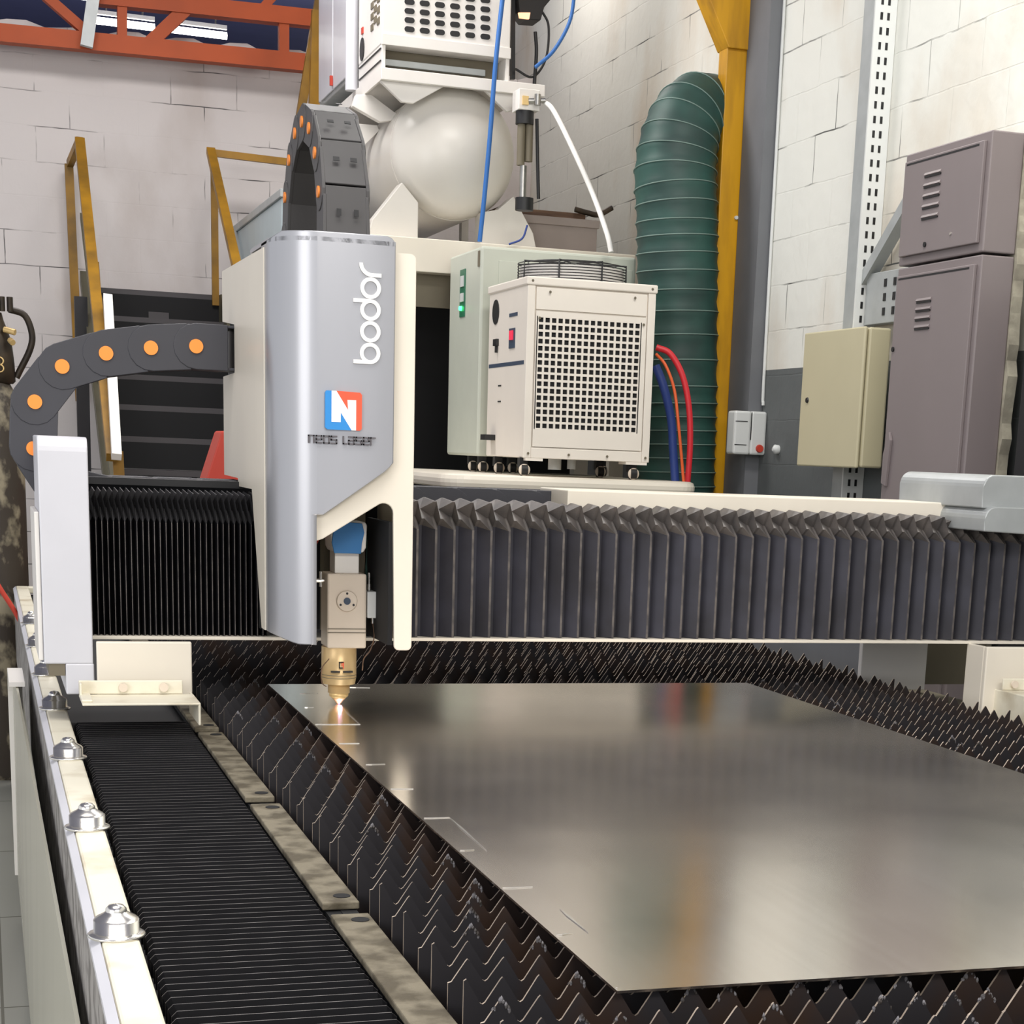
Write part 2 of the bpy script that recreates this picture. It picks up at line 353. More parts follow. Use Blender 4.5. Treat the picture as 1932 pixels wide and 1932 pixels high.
# yellow column with knee brace
t = thing('steel_column', 'yellow painted steel column with a diagonal knee brace', 'column', (3.42, 8.2, 0))
MB().box(3.335, 3.495, 8.26, 8.36, 0, 3.3).build('shaft', 'yellow', t, .004)
b = MB(); b.prism([(3.335, 3.25), (3.495, 3.25), (3.495, 4.6), (3.25, 4.6), (2.75, 4.3)], 'y', 8.24, 8.38).build('knee_brace', 'yellow', t, .004)
b = MB()
for u in (1388, 1409): 
    p = at(u, 411, y=8.26); b.cyl(p, p + Vector((0, -.012, 0)), .009, 8)
build_each(b, 'bolt', 'offwhite', t)

# ================================================================ MACHINE BED
bed = thing('laser_cutting_bed', 'long white flatbed laser cutting machine bed holding the saw-tooth slats', 'machine bed', (1.3, 4.4, 0))
Y0, Y1 = 1.2, 7.6
MB().box(.12, 2.52, Y0, Y1, .05, .5).build('base_frame', 'side_panel', bed)
b = MB(); b.box(.44, .462, Y0, Y1, .5, .785); b.box(2.325, 2.34, Y0, Y1, .5, .789); b.box(.44, 2.34, Y1 - .03, Y1, .5, .80); build_each(b, 'trough_wall', 'dark', bed)
MB().box(.168, .442, Y0, Y1, .5, .765).build('rail_beam', 'dark', bed)
MB().box(2.34, 2.52, Y0, Y1, .5, .79).build('right_rail_cover', 'olive_shade', bed, .004)
MB().box(2.42, 2.45, 4.5, Y1, .79, 1.04).build('side_guard', 'grey_wall', bed, .004)
MB().box(1.2, 2.42, Y1 - .02, Y1, .80, 1.10).build('rear_dark_sheet', 'dark', bed)  # dark sheet added to keep the gap below the gantry dark
MB().box(.117, .163, Y0, Y1, .775, .80).build('left_rail_cover', 'cream_dirty', bed, .004)
MB().box(.16, .44, Y1 - .06, Y1, .775, .80).build('end_rail_cover', 'cream_dirty', bed, .004)
b = MB(); b.prism([(.116, .799), (.117, .777), (.107, .77), (.105, .79)], 'y', Y0, Y1); b.build('rail_lip', 'pillar', bed)
MB().box(.108, .15, Y0, Y1, .5, .774).build('side_wall', 'scuffed', bed)
b = MB(); n_ = 12; vs = []
for k in range(n_ + 1):
    f_ = k / n_; y = Y0 + (5.4 - Y0) * f_; zt_ = .60 + .15 * f_ - (.05 if k == n_ else 0); xt_ = .101 - .037 * f_
    vs += [(.058, y, .12), (xt_, y, zt_), (xt_ + .006, y, zt_), (.064, y, .12)]
b.add(vs, [(k * 4 + i, k * 4 + 4 + i, k * 4 + 4 + (i + 1) % 4, k * 4 + (i + 1) % 4) for k in range(n_) for i in range(4)]); b.add(vs[:4], [(0, 1, 2, 3)]); b.add(vs[-4:], [(3, 2, 1, 0)]); b.build('side_cover', 'side_panel', bed)
b = MB(); b.prism([(5.385, .13), (5.40, .13)] + arc(5.31, .66, .09, 0, 90, 8) + [(5.0, .75), (5.0, .738)] + arc(5.31, .66, .076, 90, 0, 8), 'x', .05, .09); b.build('cover_rim', 'white', bed)
for y in (1.55, 2.2, 2.85, 3.5, 4.155, 4.76, 5.42, 6.07):
    c = (.137, y, .80)
    o = MB().lathe([(.034, 0), (.0355, .002), (.034, .004), (.028, .006), (.0275, .006), (.0275, .021), (.0275, .021), (.0245, .0245), (.016, .029), (.012, .032)], c, n=28).build('ball_transfer', 'chrome', bed)
    MB().lathe([(.013, .031), (.0125, .035), (.009, .039), (.001, .041)], c, n=20).build('ball', 'chrome', o)
# dusty edge strip in segments with holes
ys = [1.2, 1.62, 2.30, 3.06, 3.85, 4.6, 5.4, 6.2, 7.0, 7.5]
for a, c in zip(ys[:-1], ys[1:]):
    b = MB(); b.box(.415, .466, a + .03, c - .03, .786, .7965)
    o = b.build('edge_strip', 'dusty', bed, .002)
    h = MB()
    for yy in (a + .065, c - .065): h.lathe([(.012, 0), (.012, .0008)], (.448, yy, .7966), n=16)
    build_each(h, 'slot_hole', 'dark', o)
MB().box(.42, .445, Y0, Y1, .77, .784).build('strip_support', 'dark', bed)
# pleated way cover of the long axis
b = MB(); y = Y0; x0, x1 = .178, .412; pitch = .0255
sec = lambda dz, dx: [(x0 - dx, .76), (x0 - dx, .784 + dz), (x0 + .006 - dx, .79 + dz), (x1 - .006, .79 + dz), (x1, .784 + dz)]
rings = []
while y < 4.0:
    j = random.uniform(-.002, .002)
    rings += [(y, sec(-.022, -.006), 0), (y + .009, sec(.004, .006 + j), 1), (y + .0105, sec(.004, .006 + j), 0)]
    y += pitch
for (ya, sa, ma), (yb, sb, mb_) in zip(rings[:-1], rings[1:]):
    vs = [(p[0], ya, p[1]) for p in sa] + [(p[0], yb, p[1]) for p in sb]
    b.add(vs, [(i, i + 1, i + 6, i + 5) for i in range(4)], ma)
b.build('way_bellows', ['rubber', 'bellows_edge'], bed, fix=False)

# ================================================================ SLATS
def slat_mesh(phase, seed):
    rnd = random.Random(seed); pitch, zt, zv = .0427, .848, .8185
    x = .470; xs = []; 
    pts = []
    k = 0; up = phase
    if phase: pts += [(x, zt - .002), (x + .003, zt)]
    else: pts += [(x, zv + .003), (x + .004, zv + .004)]
    n = 43
    for i in range(n):
        base = x + i * pitch
        if phase:
            seq = [(base + pitch / 2, 'v'), (base + pitch, 'p')]
        else:
            seq = [(base + pitch / 2, 'p'), (base + pitch, 'v')]
        for xx, kd in seq:
            j = rnd.uniform(-.0008, .0008)
            if kd == 'p':
                zz = zt - (rnd.uniform(.001, .006) if rnd.random() < .12 else 0)
                pts += [(xx - .0022 + j, zz - .0022), (xx + j, zz), (xx + .0022 + j, zz - .0022)]
            else:
                zz = zv + (rnd.uniform(0, .003) if rnd.random() < .3 else 0)
                pts += [(xx - .003, zz + .002), (xx, zz), (xx + .003, zz + .002)]
    b = MB(); n = len(pts)
    for yy, flip in ((0, 0), (.003, 1)):
        vs = [(p[0], yy, p[1]) for p in pts] + [(p[0], yy, .62) for p in pts]
        fs = [(i, i + n, i + n + 1, i + 1) for i in range(n - 1)]
        b.add(vs, [f[::-1] if flip else f for f in fs], 0)
    vs = [(p[0], yy, p[1]) for yy in (0, .003) for p in pts]
    b.add(vs, [(i, i + 1, i + n + 1, i + n) for i in range(n - 1)], 1)
    e = [pts[0], pts[-1]]
    for q, s_ in zip(e, (1, -1)):
        f = [(0, 1, 3, 2)] if s_ > 0 else [(0, 2, 3, 1)]
        b.add([(q[0], 0, q[1]), (q[0], .003, q[1]), (q[0], 0, .62), (q[0], .003, .62)], f, 1)
    return b
slat_src = {}
for ph in (0, 1):
    for v in range(3): slat_src[(ph, v)] = slat_mesh(ph, 10 * ph + v)
slat_me = {}
def slag(slat, y, xs):
    b = MB(); rnd = random.Random(int(y * 1000))
    for xx in xs:
        for k in range(rnd.randint(14, 24)):
            cx = xx + rnd.uniform(-.011, .011); d = abs(cx - xx); zz = .8465 - d * 1.35 - rnd.uniform(-.001, .002); r = rnd.uniform(.0009, .0023)
            b.lathe([(r * .5, -r * 1.2), (r, 0), (r * .7, r), (r * .1, r * rnd.uniform(1.2, 2.4))], (cx, y + rnd.uniform(-.0005, .0025), zz), n=5)
    o = b.build('slag_crust', 'slag', slat, fix=False); o['label'] = 'pale grey crust of melted slag'; o['kind'] = 'stuff'
SY0 = 1.4865; ns = int((Y1 - .1 - SY0) / .0737) + 1
for i in range(ns):
    yy = SY0 + i * .0737; ph = (i + 1) % 2; v = i % 3
    if yy < 1.69: lb, gp = 'dark saw-tooth slat in front of the steel sheet', 'slats in front of the sheet'
    elif yy < 4.17: lb, gp = 'dark saw-tooth slat running under the steel sheet', 'slats under the sheet'
    else: lb, gp = 'dark saw-tooth slat beyond the sheet\'s far edge', 'slats behind the sheet'
    if (ph, v) not in slat_me:
        o = slat_src[(ph, v)].build('serrated_slat', ['slat', 'slat_edge'], fix=False); slat_me[(ph, v)] = o.data
    else:
        o = bpy.data.objects.new('serrated_slat', slat_me[(ph, v)]); C.objects.link(o)
    jr = random.Random(i * 7 + 1); jx = .0025 if yy < 4.2 else .008
    o.location = (jr.uniform(0, jx * 1.6) if yy > 1.8 else 0, yy, jr.uniform(-.0012, 0))
    if yy > 4.2: o.rotation_euler.z = jr.uniform(-.002, .002)
    lb += ', starting on a full tooth' if ph else ', starting in a notch'
    tag(o, lb, 'slat', gp + (' starting on a tooth' if ph else ' starting in a notch'))
    if yy < 4.4:
        rnd = random.Random(i); off = .470 + (0 if ph else .0213); xs = []
        for q in range(0, 42):
            tx = off + q * .0427
            if yy < 1.78: pr = .6 if tx > .66 else .25
            elif tx < .614: pr = .30 if tx > .53 else .03
            elif 1.83 < tx < 2.0: pr = .3
            else: pr = 0
            if rnd.random() < pr: xs.append(tx)
        if xs: slag(o, 0, xs)

# ================================================================ STEEL SHEET
SX0, SX1, SYA, SYB = .614, 1.828, 1.694, 4.172
sh = MB().box(SX0, SX1, SYA, SYB, .849, .852).build('steel_sheet', 'sheet')
tag(sh, 'large brushed stainless steel sheet lying on the toothed slats', 'steel sheet')
cuts = [((575, 1335), (592, 1335)), ((595, 1367), (680, 1367)), ((640, 1403), (678, 1403)), ((690, 1443), (727, 1442)), ((737, 1489), (780, 1489)), ((800, 1544), (848, 1543)),
        ((848, 1543), (918, 1605)), ((868, 1605), (895, 1604)), ((945, 1676), (1005, 1674)), ((1045, 1765), (1082, 1762)), ((1056, 1716), (1110, 1761)), ((565, 1309), (600, 1308)), ((660, 1297), (698, 1298)), ((650, 1340), (678, 1366)), ((1120, 1868), (1130, 1866))]
for a, c in cuts:
    p, q = at(*a, z=.852), at(*c, z=.852)
    for r_ in (p, q): r_.x = max(r_.x, SX0 + .003); r_.y = min(max(r_.y, SYA + .003), SYB - .003)
    d = (q - p).normalized(); s_ = Vector((-d.y, d.x, 0)); b = MB(); L_ = (q - p).length
    vs = [p, p + d * L_ * .3 + s_ * .002, q, p + d * L_ * .3 - s_ * .002]; vs = [Vector((v.x, v.y, .8522)) for v in vs] + [Vector((v.x, v.y, .8532)) for v in vs]
    b.add(vs, [(3, 2, 1, 0), (4, 5, 6, 7), (0, 1, 5, 4), (1, 2, 6, 5), (2, 3, 7, 6), (3, 0, 4, 7)]); b.build('cut_mark', 'chrome', sh)

# ================================================================ GANTRY
gan = thing('gantry', 'wide gantry beam with black pleated bellows spanning the bed', 'gantry', (1.3, 4.2, .98))
b = MB(); pts = [(3.95, .925), (3.95, 1.36)] + arc(3.98, 1.365, .03, 180, 90, 5) + [(4.28, 1.395), (4.28, .925)]
b.prism(pts, 'x', .112, .212); b.box(.155, .2135, 3.95, 4.28, .86, .926); b.build('end_column', 'pillar', gan, .003)
MB().box(.102, .1115, 3.97, 4.27, .93, 1.24).build('side_plate', 'white', gan, .002)
MB().box(.121, .154, 3.953, 4.2, .90, .925).build('foot_block', 'olive_shade', gan)
MB().box(.214, 2.75, 4.12, 4.40, 1.0, 1.27).build('beam', 'dark', gan)
MB().box(.214, 2.75, 4.02, 4.13, .970, .977).build('bottom_rail', 'cream', gan, .001)
MB().box(1.315, 2.42, 4.12, 4.35, 1.272, 1.318).build('top_rail', 'cream', gan, .003)
MB().box(.214, .60, 4.19, 4.36, 1.295, 1.31).build('chain_tray', 'black', gan)
# bellows
def bellows(x0, x1, pitch, name, d, mats, rw, jit=.0):
    b = MB(); out = [(4.035, .978), (4.035, 1.222), (4.075, 1.250), (4.048, 1.284), (4.16, 1.290)]
    inn = [(4.035 + d, .978), (4.035 + d, 1.230), (4.034, 1.246), (4.078, 1.266), (4.16, 1.276)]
    rings = []; x = x0
    while x < x1:
        j = random.uniform(-jit, jit); p = pitch * (1 + random.uniform(-jit * 30, jit * 30))
        o2 = [(a + j, c) for a, c in out]
        rings += [(x, o2, 2, 1), (x + rw, o2, 0, 1), (x + p * .26, inn, 0, 0), (x + p * .40, inn, 0, 0)] if rw > .003 else [(x, o2, 2, 1), (x + rw, o2, 0, 1), (x + p * .6, inn, 0, 0)]
        x += p
    rings.append((x1, out, 0, 1))
    for (xa, pa, m, _), (xb, pb, _2, _3) in zip(rings[:-1], rings[1:]):
        vs = [(xa, p[0], p[1]) for p in pa] + [(xb, p[0], p[1]) for p in pb]
        for i in range(4):
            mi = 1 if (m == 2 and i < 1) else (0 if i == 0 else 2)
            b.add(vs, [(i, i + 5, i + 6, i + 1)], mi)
    return b.build(name, mats, gan, fix=False)
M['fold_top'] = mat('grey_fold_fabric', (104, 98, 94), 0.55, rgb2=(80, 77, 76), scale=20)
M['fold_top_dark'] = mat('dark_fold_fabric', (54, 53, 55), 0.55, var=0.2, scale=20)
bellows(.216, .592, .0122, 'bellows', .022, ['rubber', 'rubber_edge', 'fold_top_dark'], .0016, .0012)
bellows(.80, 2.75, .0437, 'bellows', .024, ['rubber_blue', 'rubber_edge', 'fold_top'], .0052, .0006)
# left bracket
b = MB(); b.box(.218, .416, 3.93, 3.945, .85, .975); b.build('bracket_plate', 'cream', gan, .003)
b = MB(); b.box(.178, .392, 3.895, 3.90, .868, .897); b.box(.178, .415, 3.76, 3.90, .862, .867); b.box(.410, .415, 3.76, 3.94, .82, .866); b.box(.178, .20, 3.78, 3.90, .867, .872); b.box(.178, .183, 3.86, 3.90, .866, .895)
o = b.build('bracket_shelf', 'cream_dirty', gan, .002)
for x in (.268, .352): MB().cyl((x, 3.893, .883), (x, 3.885, .883), .0095, 12).build('bolt', 'alu', o)
# right bracket
b = MB(); b.box(2.372, 2.75, 3.93, 3.945, .78, .972); b.box(2.372, 2.38, 3.945, 4.03, .78, .972); b.build('bracket_plate', 'cream', gan, .003)
b = MB(); b.box(2.405, 2.7, 3.895, 3.90, .868, .897); b.box(2.405, 2.75, 3.76, 3.90, .862, .867); b.box(2.405, 2.41, 3.76, 3.94, .79, .866)
o = b.build('bracket_shelf', 'cream_dirty', gan, .002)
for x in (2.435, 2.55): MB().cyl((x, 3.893, .883), (x, 3.885, .883), .0095, 12).build('bolt', 'alu', o)
b = MB()
q0, q1 = at(1625, 1213, y=4.42), at(1748, 1213, y=4.42); b.box(q0.x, q1.x, 4.41, 4.43, .80, .975)
o = b.build('rear_scraper_plate', 'white', gan, .002)
MB().box(q1.x + .03, q1.x + .30, 4.6, 4.62, .79, .995).build('rear_panel', 'olive_shade', gan)
# right motor housing
for dx, dz in ((0, 0), (.0, -.075)):
    b = MB(); x0 = 2.315; z1 = 1.392 + dz
    b.prism([(x0, z1 - .08 if dz == 0 else z1 - .06)] + [(x0, z1 - .03)] + arc(x0 + .03, z1 - .03, .03, 180, 90, 6) + [(2.75, z1), (2.75, z1 - .075)], 'y', 3.9 + (0 if dz else .02), 4.35)
    b.build('motor_housing', 'galv', gan, .003)

# ================================================================ CABLE CARRIERS
def link_plate(b, c0, c1, plane, a0, a1, h, tilt=1):
    """side plate of a carrier link between pins c0 and c1 in a plane"""
    c0, c1 = Vector(c0), Vector(c1); d = (c1 - c0).normalized(); s_ = Vector((-d.y, d.x)); pts = []
    ang = math.atan2(d.y, d.x)
    for k in range(9): a = ang + math.pi / 2 + math.pi * k / 8; pts.append(c0 + Vector((math.cos(a), math.sin(a))) * h)
    pts += [c1 - d * h * .30 - s_ * h, c1 - d * h * .30 + s_ * h]
    L_ = (c1 - c0).length + h; n = len(pts); sh = .003
    o = len(b.v)
    b.prism([tuple(p) for p in pts], plane, a0, a1)
    ax = 'xyz'.index(plane)
    for k in range(n * 2):
        v = list(b.v[o + k]); t = ((Vector(pts[k % n]) - c0).dot(d) + h) / L_; v[ax] += sh * t * (1 if tilt > 0 else -1); b.v[o + k] = tuple(v)
def carrier(name, label, pins, plane, a0, a1, h, loc, col, disc_r, front=True, skip=0):
    t = thing(name, label, 'cable chain', loc); th = .008
    for i, (p, q) in enumerate(zip(pins[:-1], pins[1:])):
        b = MB(); e = 0
        link_plate(b, p, q, plane, a0, a0 + th, h); link_plate(b, p, q, plane, a1 - th, a1, h, -1)
        d = (Vector(q) - Vector(p)); dn = d.normalized(); s_ = Vector((-dn.y, dn.x)); m = Vector(p) + d * .52
        for sg in (1, -1):
            c = m + s_ * sg * (h - .004); hl = d.length * (.49 if plane == 'y' else .55)
            pts = [c - dn * hl - s_ * .003, c + dn * hl - s_ * .003, c + dn * hl + s_ * .003, c - dn * hl + s_ * .003]
            b.prism([tuple(x) for x in pts], plane, a0 + th, a1 - th)
        o = b.build('link', col, t, .0015)
        if i >= skip:
            pb = MB(); r = disc_r
            for side, aa, ab in ((0, a0 - .003, a0 + .001 + e), (1, a1 - .001, a1 + .003)):
                pts = [(p[0] + r * math.cos(2 * math.pi * k / 24), p[1] + r * math.sin(2 * math.pi * k / 24)) for k in range(24)]
                pb.prism(pts, plane, aa, ab)
            build_each(pb, 'pin_cap', 'orange', o)
    return t
P = [(.555, 1.603), (.469, 1.603), (.370, 1.594), (.273, 1.577), (.179, 1.544), (.119, 1.466), (.113, 1.366), (.165, 1.282)] + [(.265 + .1 * k, 1.262) for k in range(12)]
t = carrier('cable_carrier', 'dark cable chain with orange discs arching left from the cutting head', P[::-1], 'y', 4.25, 4.37, .05, (.5, 4.3, 1.3), 'chain', .0155)
MB().box(.555, .60, 4.245, 4.375, 1.548, 1.655).build('end_bracket', 'black', t, .002)
MB().box(1.33, 1.385, 4.245, 4.37, 1.285, 1.312).build('end_bracket', 'black', t, .002)
def ring_p(a): return (4.365 - .252 * math.cos(math.radians(a)), 1.86 + .252 * math.sin(math.radians(a)))
P2 = [(4.113, 1.64), (4.113, 1.74)] + [ring_p(a) for a in (-5, 17.5, 40, 62.5, 85, 107.5, 130, 152.5, 175)] + [(4.617, 1.76), (4.617, 1.66)]
tz = carrier('cable_carrier', 'grey upright cable chain loop standing behind the silver cover', P2, 'x', .722, .828, .040, (.77, 4.37, 1.63), 'chain_light', .0125)
for k, a in enumerate((-16, 6, 29, 51, 74)):
    cy, cz = 4.365 - .297 * math.cos(math.radians(a)), 1.86 + .297 * math.sin(math.radians(a)); b = MB()
    for xx in (.757, .795): 
        ny, nz = -math.cos(math.radians(a)), math.sin(math.radians(a))
        b.bar((xx, cy, cz), (xx, cy + ny * .0012, cz + nz * .0012), .014, .010)
    build_each(b, 'clip', 'black', tz)

# ================================================================ CUTTING HEAD CARRIAGE
hd = thing('cutting_head_carriage', 'silver and cream laser cutting head cover on the gantry', 'cutting head', (.69, 3.9, 1.0))
# silver shell: cross-section path in plan, height limits per column
def shell_path():
    pts = [(.556, 3.84)]
    for k in range(13):
        a = math.radians(90 * k / 12); pts.append((.650 - .094 * math.cos(a), 3.77 - .118 * math.sin(a)))
    for x in (.68, .71, .735, .76, .775, .784, .7895, .792): pts.append((x, 3.652 - .004 * math.sin((x - .65) * 20)))
    return pts
sp_ = shell_path()
def zt(x):
    r = .018
    if x > .792 - r: return 1.803 - r + math.sqrt(max(r * r - (x - (.792 - r)) ** 2, 0))
    if x < .574: return 1.79 + .013 * (x - .556) / .018
    return 1.803
def zb(x):
    if x < .60: return 1.0 + max(0, (.60 - x)) * .35
    if x < .637: return 1.0 + .004 * max(0, (x - .62) / .017) ** 2
    if x < .6375: return 1.0
    if x < .650: return 1.262
    if x < .78: return 1.262 + (x - .650) * (1.355 - 1.262) / .13
    return 1.355 + (x - .78) * 1.2
cols = []
xs_done = []
for i, (x, y) in enumerate(sp_):
    cols.append((x, y))
# insert the step where the lower leg ends
newc = []
for (xa, ya), (xb, yb) in zip(cols[:-1], cols[1:]):
    newc.append((xa, ya, None))
    if xa < .637 <= xb:
        t_ = (.637 - xa) / (xb - xa); yy = ya + (yb - ya) * t_; newc += [(.637, yy, None)]
newc.append((*cols[-1], None))
b = MB()
for lo_f, hi_f, sel in ((lambda x: 1.262 if x <= .65 else zb(x), zt, newc), (zb, lambda x: 1.262, [c_ for c_ in newc if c_[0] <= .637])):
    vs = []
    for (x, y, z) in sel:
        lo, hi = lo_f(x), hi_f(x)
        vs += [(x, y, lo), (x, y, lo + .002), (x, y, hi - .002), (x, y, hi)]
    n = len(sel); b.add(vs, [(i * 4 + k, (i + 1) * 4 + k, (i + 1) * 4 + k + 1, i * 4 + k + 1) for i in range(n - 1) for k in range(3)], 0, True)
b.v = [tuple(round(q, 6) for q in v) for v in b.v]
uv_ = {}; remap = []; nv = []
for v in b.v:
    if v not in uv_: uv_[v] = len(nv); nv.append(v)
    remap.append(uv_[v])
b.v = nv; b.f = [tuple(remap[q] for q in f) for f in b.f]
o = b.build('silver_cover', 'silver', hd, fix=False); md = o.modifiers.new('thick', 'SOLIDIFY'); md.thickness = .004; md.offset = -1
b = MB(); tp = [(x, y) for x, y, _ in newc]; b.prism(tp + [(.79, 4.0), (.556, 4.0)], 'z', 1.785, 1.793); b.build('cover_top', 'silver', hd)
# cream frame plate
out = [(.632, 1.775), (.826, 1.775)] + arc(.826, 1.763, .012, 90, 0, 4) + [(.839, 1.0)] + arc(.829, .998, .01, 0, -90, 4) + arc(.812, .998, .01, -90, -180, 4) + [(.797, 1.262)] + arc(.777, 1.268, .02, 0, 120, 6) + [(.653, 1.214), (.642, 1.21), (.632, 1.21)]
b = MB(); b.prism(out, 'y', 3.667, 3.677); b.build('cover_frame', 'cream', hd, .002)
MB().box(.829, .839, 3.677, 4.0, .998, 1.77).build('right_side_panel', 'cream', hd, .001)
MB().box(.79, .80, 3.677, 3.9, .998, 1.25).build('inner_side_panel', 'dark', hd)
b = MB(); b.prism([(3.84, 1.78), (4.46, 1.785), (4.46, 1.672), (4.25, 1.655), (4.25, 1.55), (4.455, 1.547), (4.455, 1.32), (4.21, 1.318), (4.20, 1.300), (3.985, 1.300), (3.85, 1.015), (3.80, 1.015), (3.80, 1.78)], 'x', .554, .562)
b.build('left_side_panel', 'cream', hd)
MB().box(.563, .60, 4.26, 4.45, 1.32, 1.545).build('inner_side_panel', 'cream', hd)
MB().box(.57, .83, 3.98, 4.0, 1.0, 1.30).build('back_plate', 'dark', hd)
MB().box(.57, .825, 4.0, 4.45, 1.60, 1.79).build('carriage_body', 'dark', hd)
# lettering on the silver cover
YF = 3.644
def ringm(b, cx, cz, ro, ri, y0, y1, a0=0, a1=360, n=28):
    pts = arc(cx, cz, ro, a0, a1, n); pin = arc(cx, cz, ri, a0, a1, n)
    for k in range(n):
        b.prism([pts[k], pts[k + 1], pin[k + 1], pin[k]], 'y', y0, y1)
y0t, y1t = 3.6445, 3.6478
xc, r_o, r_i = .7415, .0205, .0132
for ch, z in zip('bodo', (1.5795, 1.6207, 1.6619, 1.7031)):
    b = MB(); ringm(b, xc, z, r_o, r_i, y0t, y1t)
    if ch == 'b': b.box(.708, xc, y0t - .0004, y1t - .0004, z - r_o, z - r_i)
    if ch == 'd': b.box(.707, xc, y0t - .0004, y1t - .0004, z + r_i, z + r_o); 
    b.build('letter', 'white_logo', hd)
b = MB(); b.box(.742, .7625, y0t - .0004, y1t - .0004, 1.7238, 1.7312); ringm(b, .744, 1.7495, .0257, .0183, y0t, y1t, 180, 270, 10); b.build('letter', 'white_logo', hd)
lx0, lx1, lz0, lz1 = .652, .7255, 1.4295, 1.5045; ya, yb = 3.6430, 3.650
lw = lx1 - lx0; U = lambda a, c: (lx0 + a * lw, lz1 - c * (lz1 - lz0))
MB().prism([U(.04, 0), U(.3, 0), U(.17, .06), U(.17, .80), U(.42, .80), U(.42, .55), U(.72, 1), U(.06, 1), U(0, .95), U(0, .05)], 'y', ya, yb).build('logo_mark', 'blue_logo', hd)
MB().prism([U(.3, 0), U(.95, .02), U(1, .08), U(1, .95), U(.95, 1), U(.84, 1), U(.84, .22), U(.60, .22), U(.62, .48)], 'y', ya, yb).build('logo_mark', 'red_logo', hd)
MB().prism([U(.17, 0), U(.3, 0), U(.62, .48), U(.60, .22), U(.84, .22), U(.84, 1), U(.72, 1), U(.42, .55), U(.42, .80), U(.17, .80)], 'y', ya - .0005, yb).build('logo_mark', 'white_logo', hd)
# neos laser stroke lettering
G = {'n': [[(0, 0), (0, 1), (1, 1), (1, 0)]], 'e': [[(1, 0), (0, 0), (0, 1), (1, 1), (1, .5), (0, .5)]], 'o': [[(0, 0), (1, 0), (1, 1), (0, 1), (0, 0)]],
     's': [[(0, 0), (1, 0), (1, .5), (0, .5), (0, 1), (1, 1)]], 'l': [[(0, 1), (0, 0), (.6, 0)]], 'a': [[(0, 1), (1, 1), (1, 0), (0, 0), (0, .5), (1, .5)]], 'r': [[(0, 0), (0, 1), (.8, 1)]]}
tx = .6205; b = MB(); cw, chh, sw = .0104, .0135, .0027
def ysurf(x): 
    for (xa, ya_, _), (xb, yb_, _2) in zip(newc[:-1], newc[1:]):
        if xa <= x <= xb and xb > xa: return ya_ + (yb_ - ya_) * (x - xa) / (xb - xa)
    return 3.652
for ch in 'neos laser':
    if ch == ' ': tx += .009; continue
    for st in G[ch]:
        for p, q in zip(st[:-1], st[1:]):
            yq = ysurf(tx + .005) - .003
            a = Vector((tx + p[0] * cw, yq, 1.4030 + p[1] * chh)); c = Vector((tx + q[0] * cw, yq, 1.4030 + q[1] * chh)); d = (c - a).normalized() * sw / 2
            b.bar(a - d, c + d, sw, .003)
    tx += cw * (.62 if ch == 'l' else 1) + .0045
b.build('lettering', 'grey_logo', hd)
# laser head
lh = MB(); lh.box(.686, .770, 3.80, 3.88, .977, 1.135); o = lh.build('laser_head_body', 'alu', hd, .004)
MB().lathe([(.022, 0), (.0225, -.003), (.021, -.005)], (.727, 3.80, 1.078), 'y', 28).build('lens_cover', 'alu', o)
MB().lathe([(.0075, 0), (.0075, -.0065)], (.727, 3.80, 1.078), 'y', 20).build('lens', 'navy', o)
b = MB()
for a in (90, 210, 330): b.lathe([(.0025, 0), (.0025, -.0062)], (.727 + .016 * math.cos(math.radians(a)), 3.80, 1.078 + .016 * math.sin(math.radians(a))), 'y', 8)
build_each(b, 'screw', 'black', o)
b = MB(); b.box(.6865, .7695, 3.7985, 3.80, 1.018, 1.0195); b.box(.6865, .7695, 3.7985, 3.80, 1.010, 1.0115); build_each(b, 'groove', 'olive_shade', o)
MB().box(.703, .755, 3.81, 3.87, 1.135, 1.182).build('collimator_neck', 'white', hd, .002)
b = MB(); b.prism([(.695, 1.19), (.692, 1.222), (.697, 1.242), (.765, 1.244), (.770, 1.238), (.768, 1.19), (.762, 1.18), (.70, 1.18)], 'y', 3.80, 3.88); b.build('collimator_block', 'white', hd, .003)
b = MB(); b.prism([(.699, 1.178), (.694, 1.20), (.697, 1.222), (.722, 1.243), (.758, 1.241), (.763, 1.222), (.758, 1.20), (.756, 1.178)], 'y', 3.794, 3.80); b.build('tape_wrap', 'blue', hd, .001)
b = MB(); b.lathe([(.0375, 0), (.0375, -.066), (.0375, -.066), (.0345, -.080), (.0345, -.080), (.0235, -.081), (.0235, -.081), (.0235, -.100), (.0235, -.100)], (.7185, 3.84, .977), n=36); o = b.build('sensor_barrel', 'gold', hd)
MB().lathe([(.021, -.100), (.0205, -.107), (.0205, -.107), (.013, -.114), (.010, -.117), (.004, -.1245)], (.7185, 3.84, .977), n=28).build('nozzle', 'brass', o)
b = MB(); b.lathe([(.0378, 0), (.0378, -.0012)], (.7185, 3.84, .918), n=36); b.lathe([(.0378, 0), (.0378, -.0012)], (.7185, 3.84, .912), n=36); build_each(b, 'barrel_line', 'olive_shade', o)
b = MB(); b.box(0.7115, 0.7215, 3.8005, 3.8035, .946, .948); b.box(0.7115, 0.7135, 3.8005, 3.8035, .934, .948); b.box(0.7115, 0.7195, 3.8005, 3.8035, .934, .936); build_each(b, 'barrel_mark', 'black', o)
b = MB(); b.box(0.7200, 0.7220, 3.8005, 3.8035, .934, .948); b.box(0.7170, 0.7190, 3.8005, 3.8035, .939, .948); build_each(b, 'barrel_mark', 'red_logo', o)
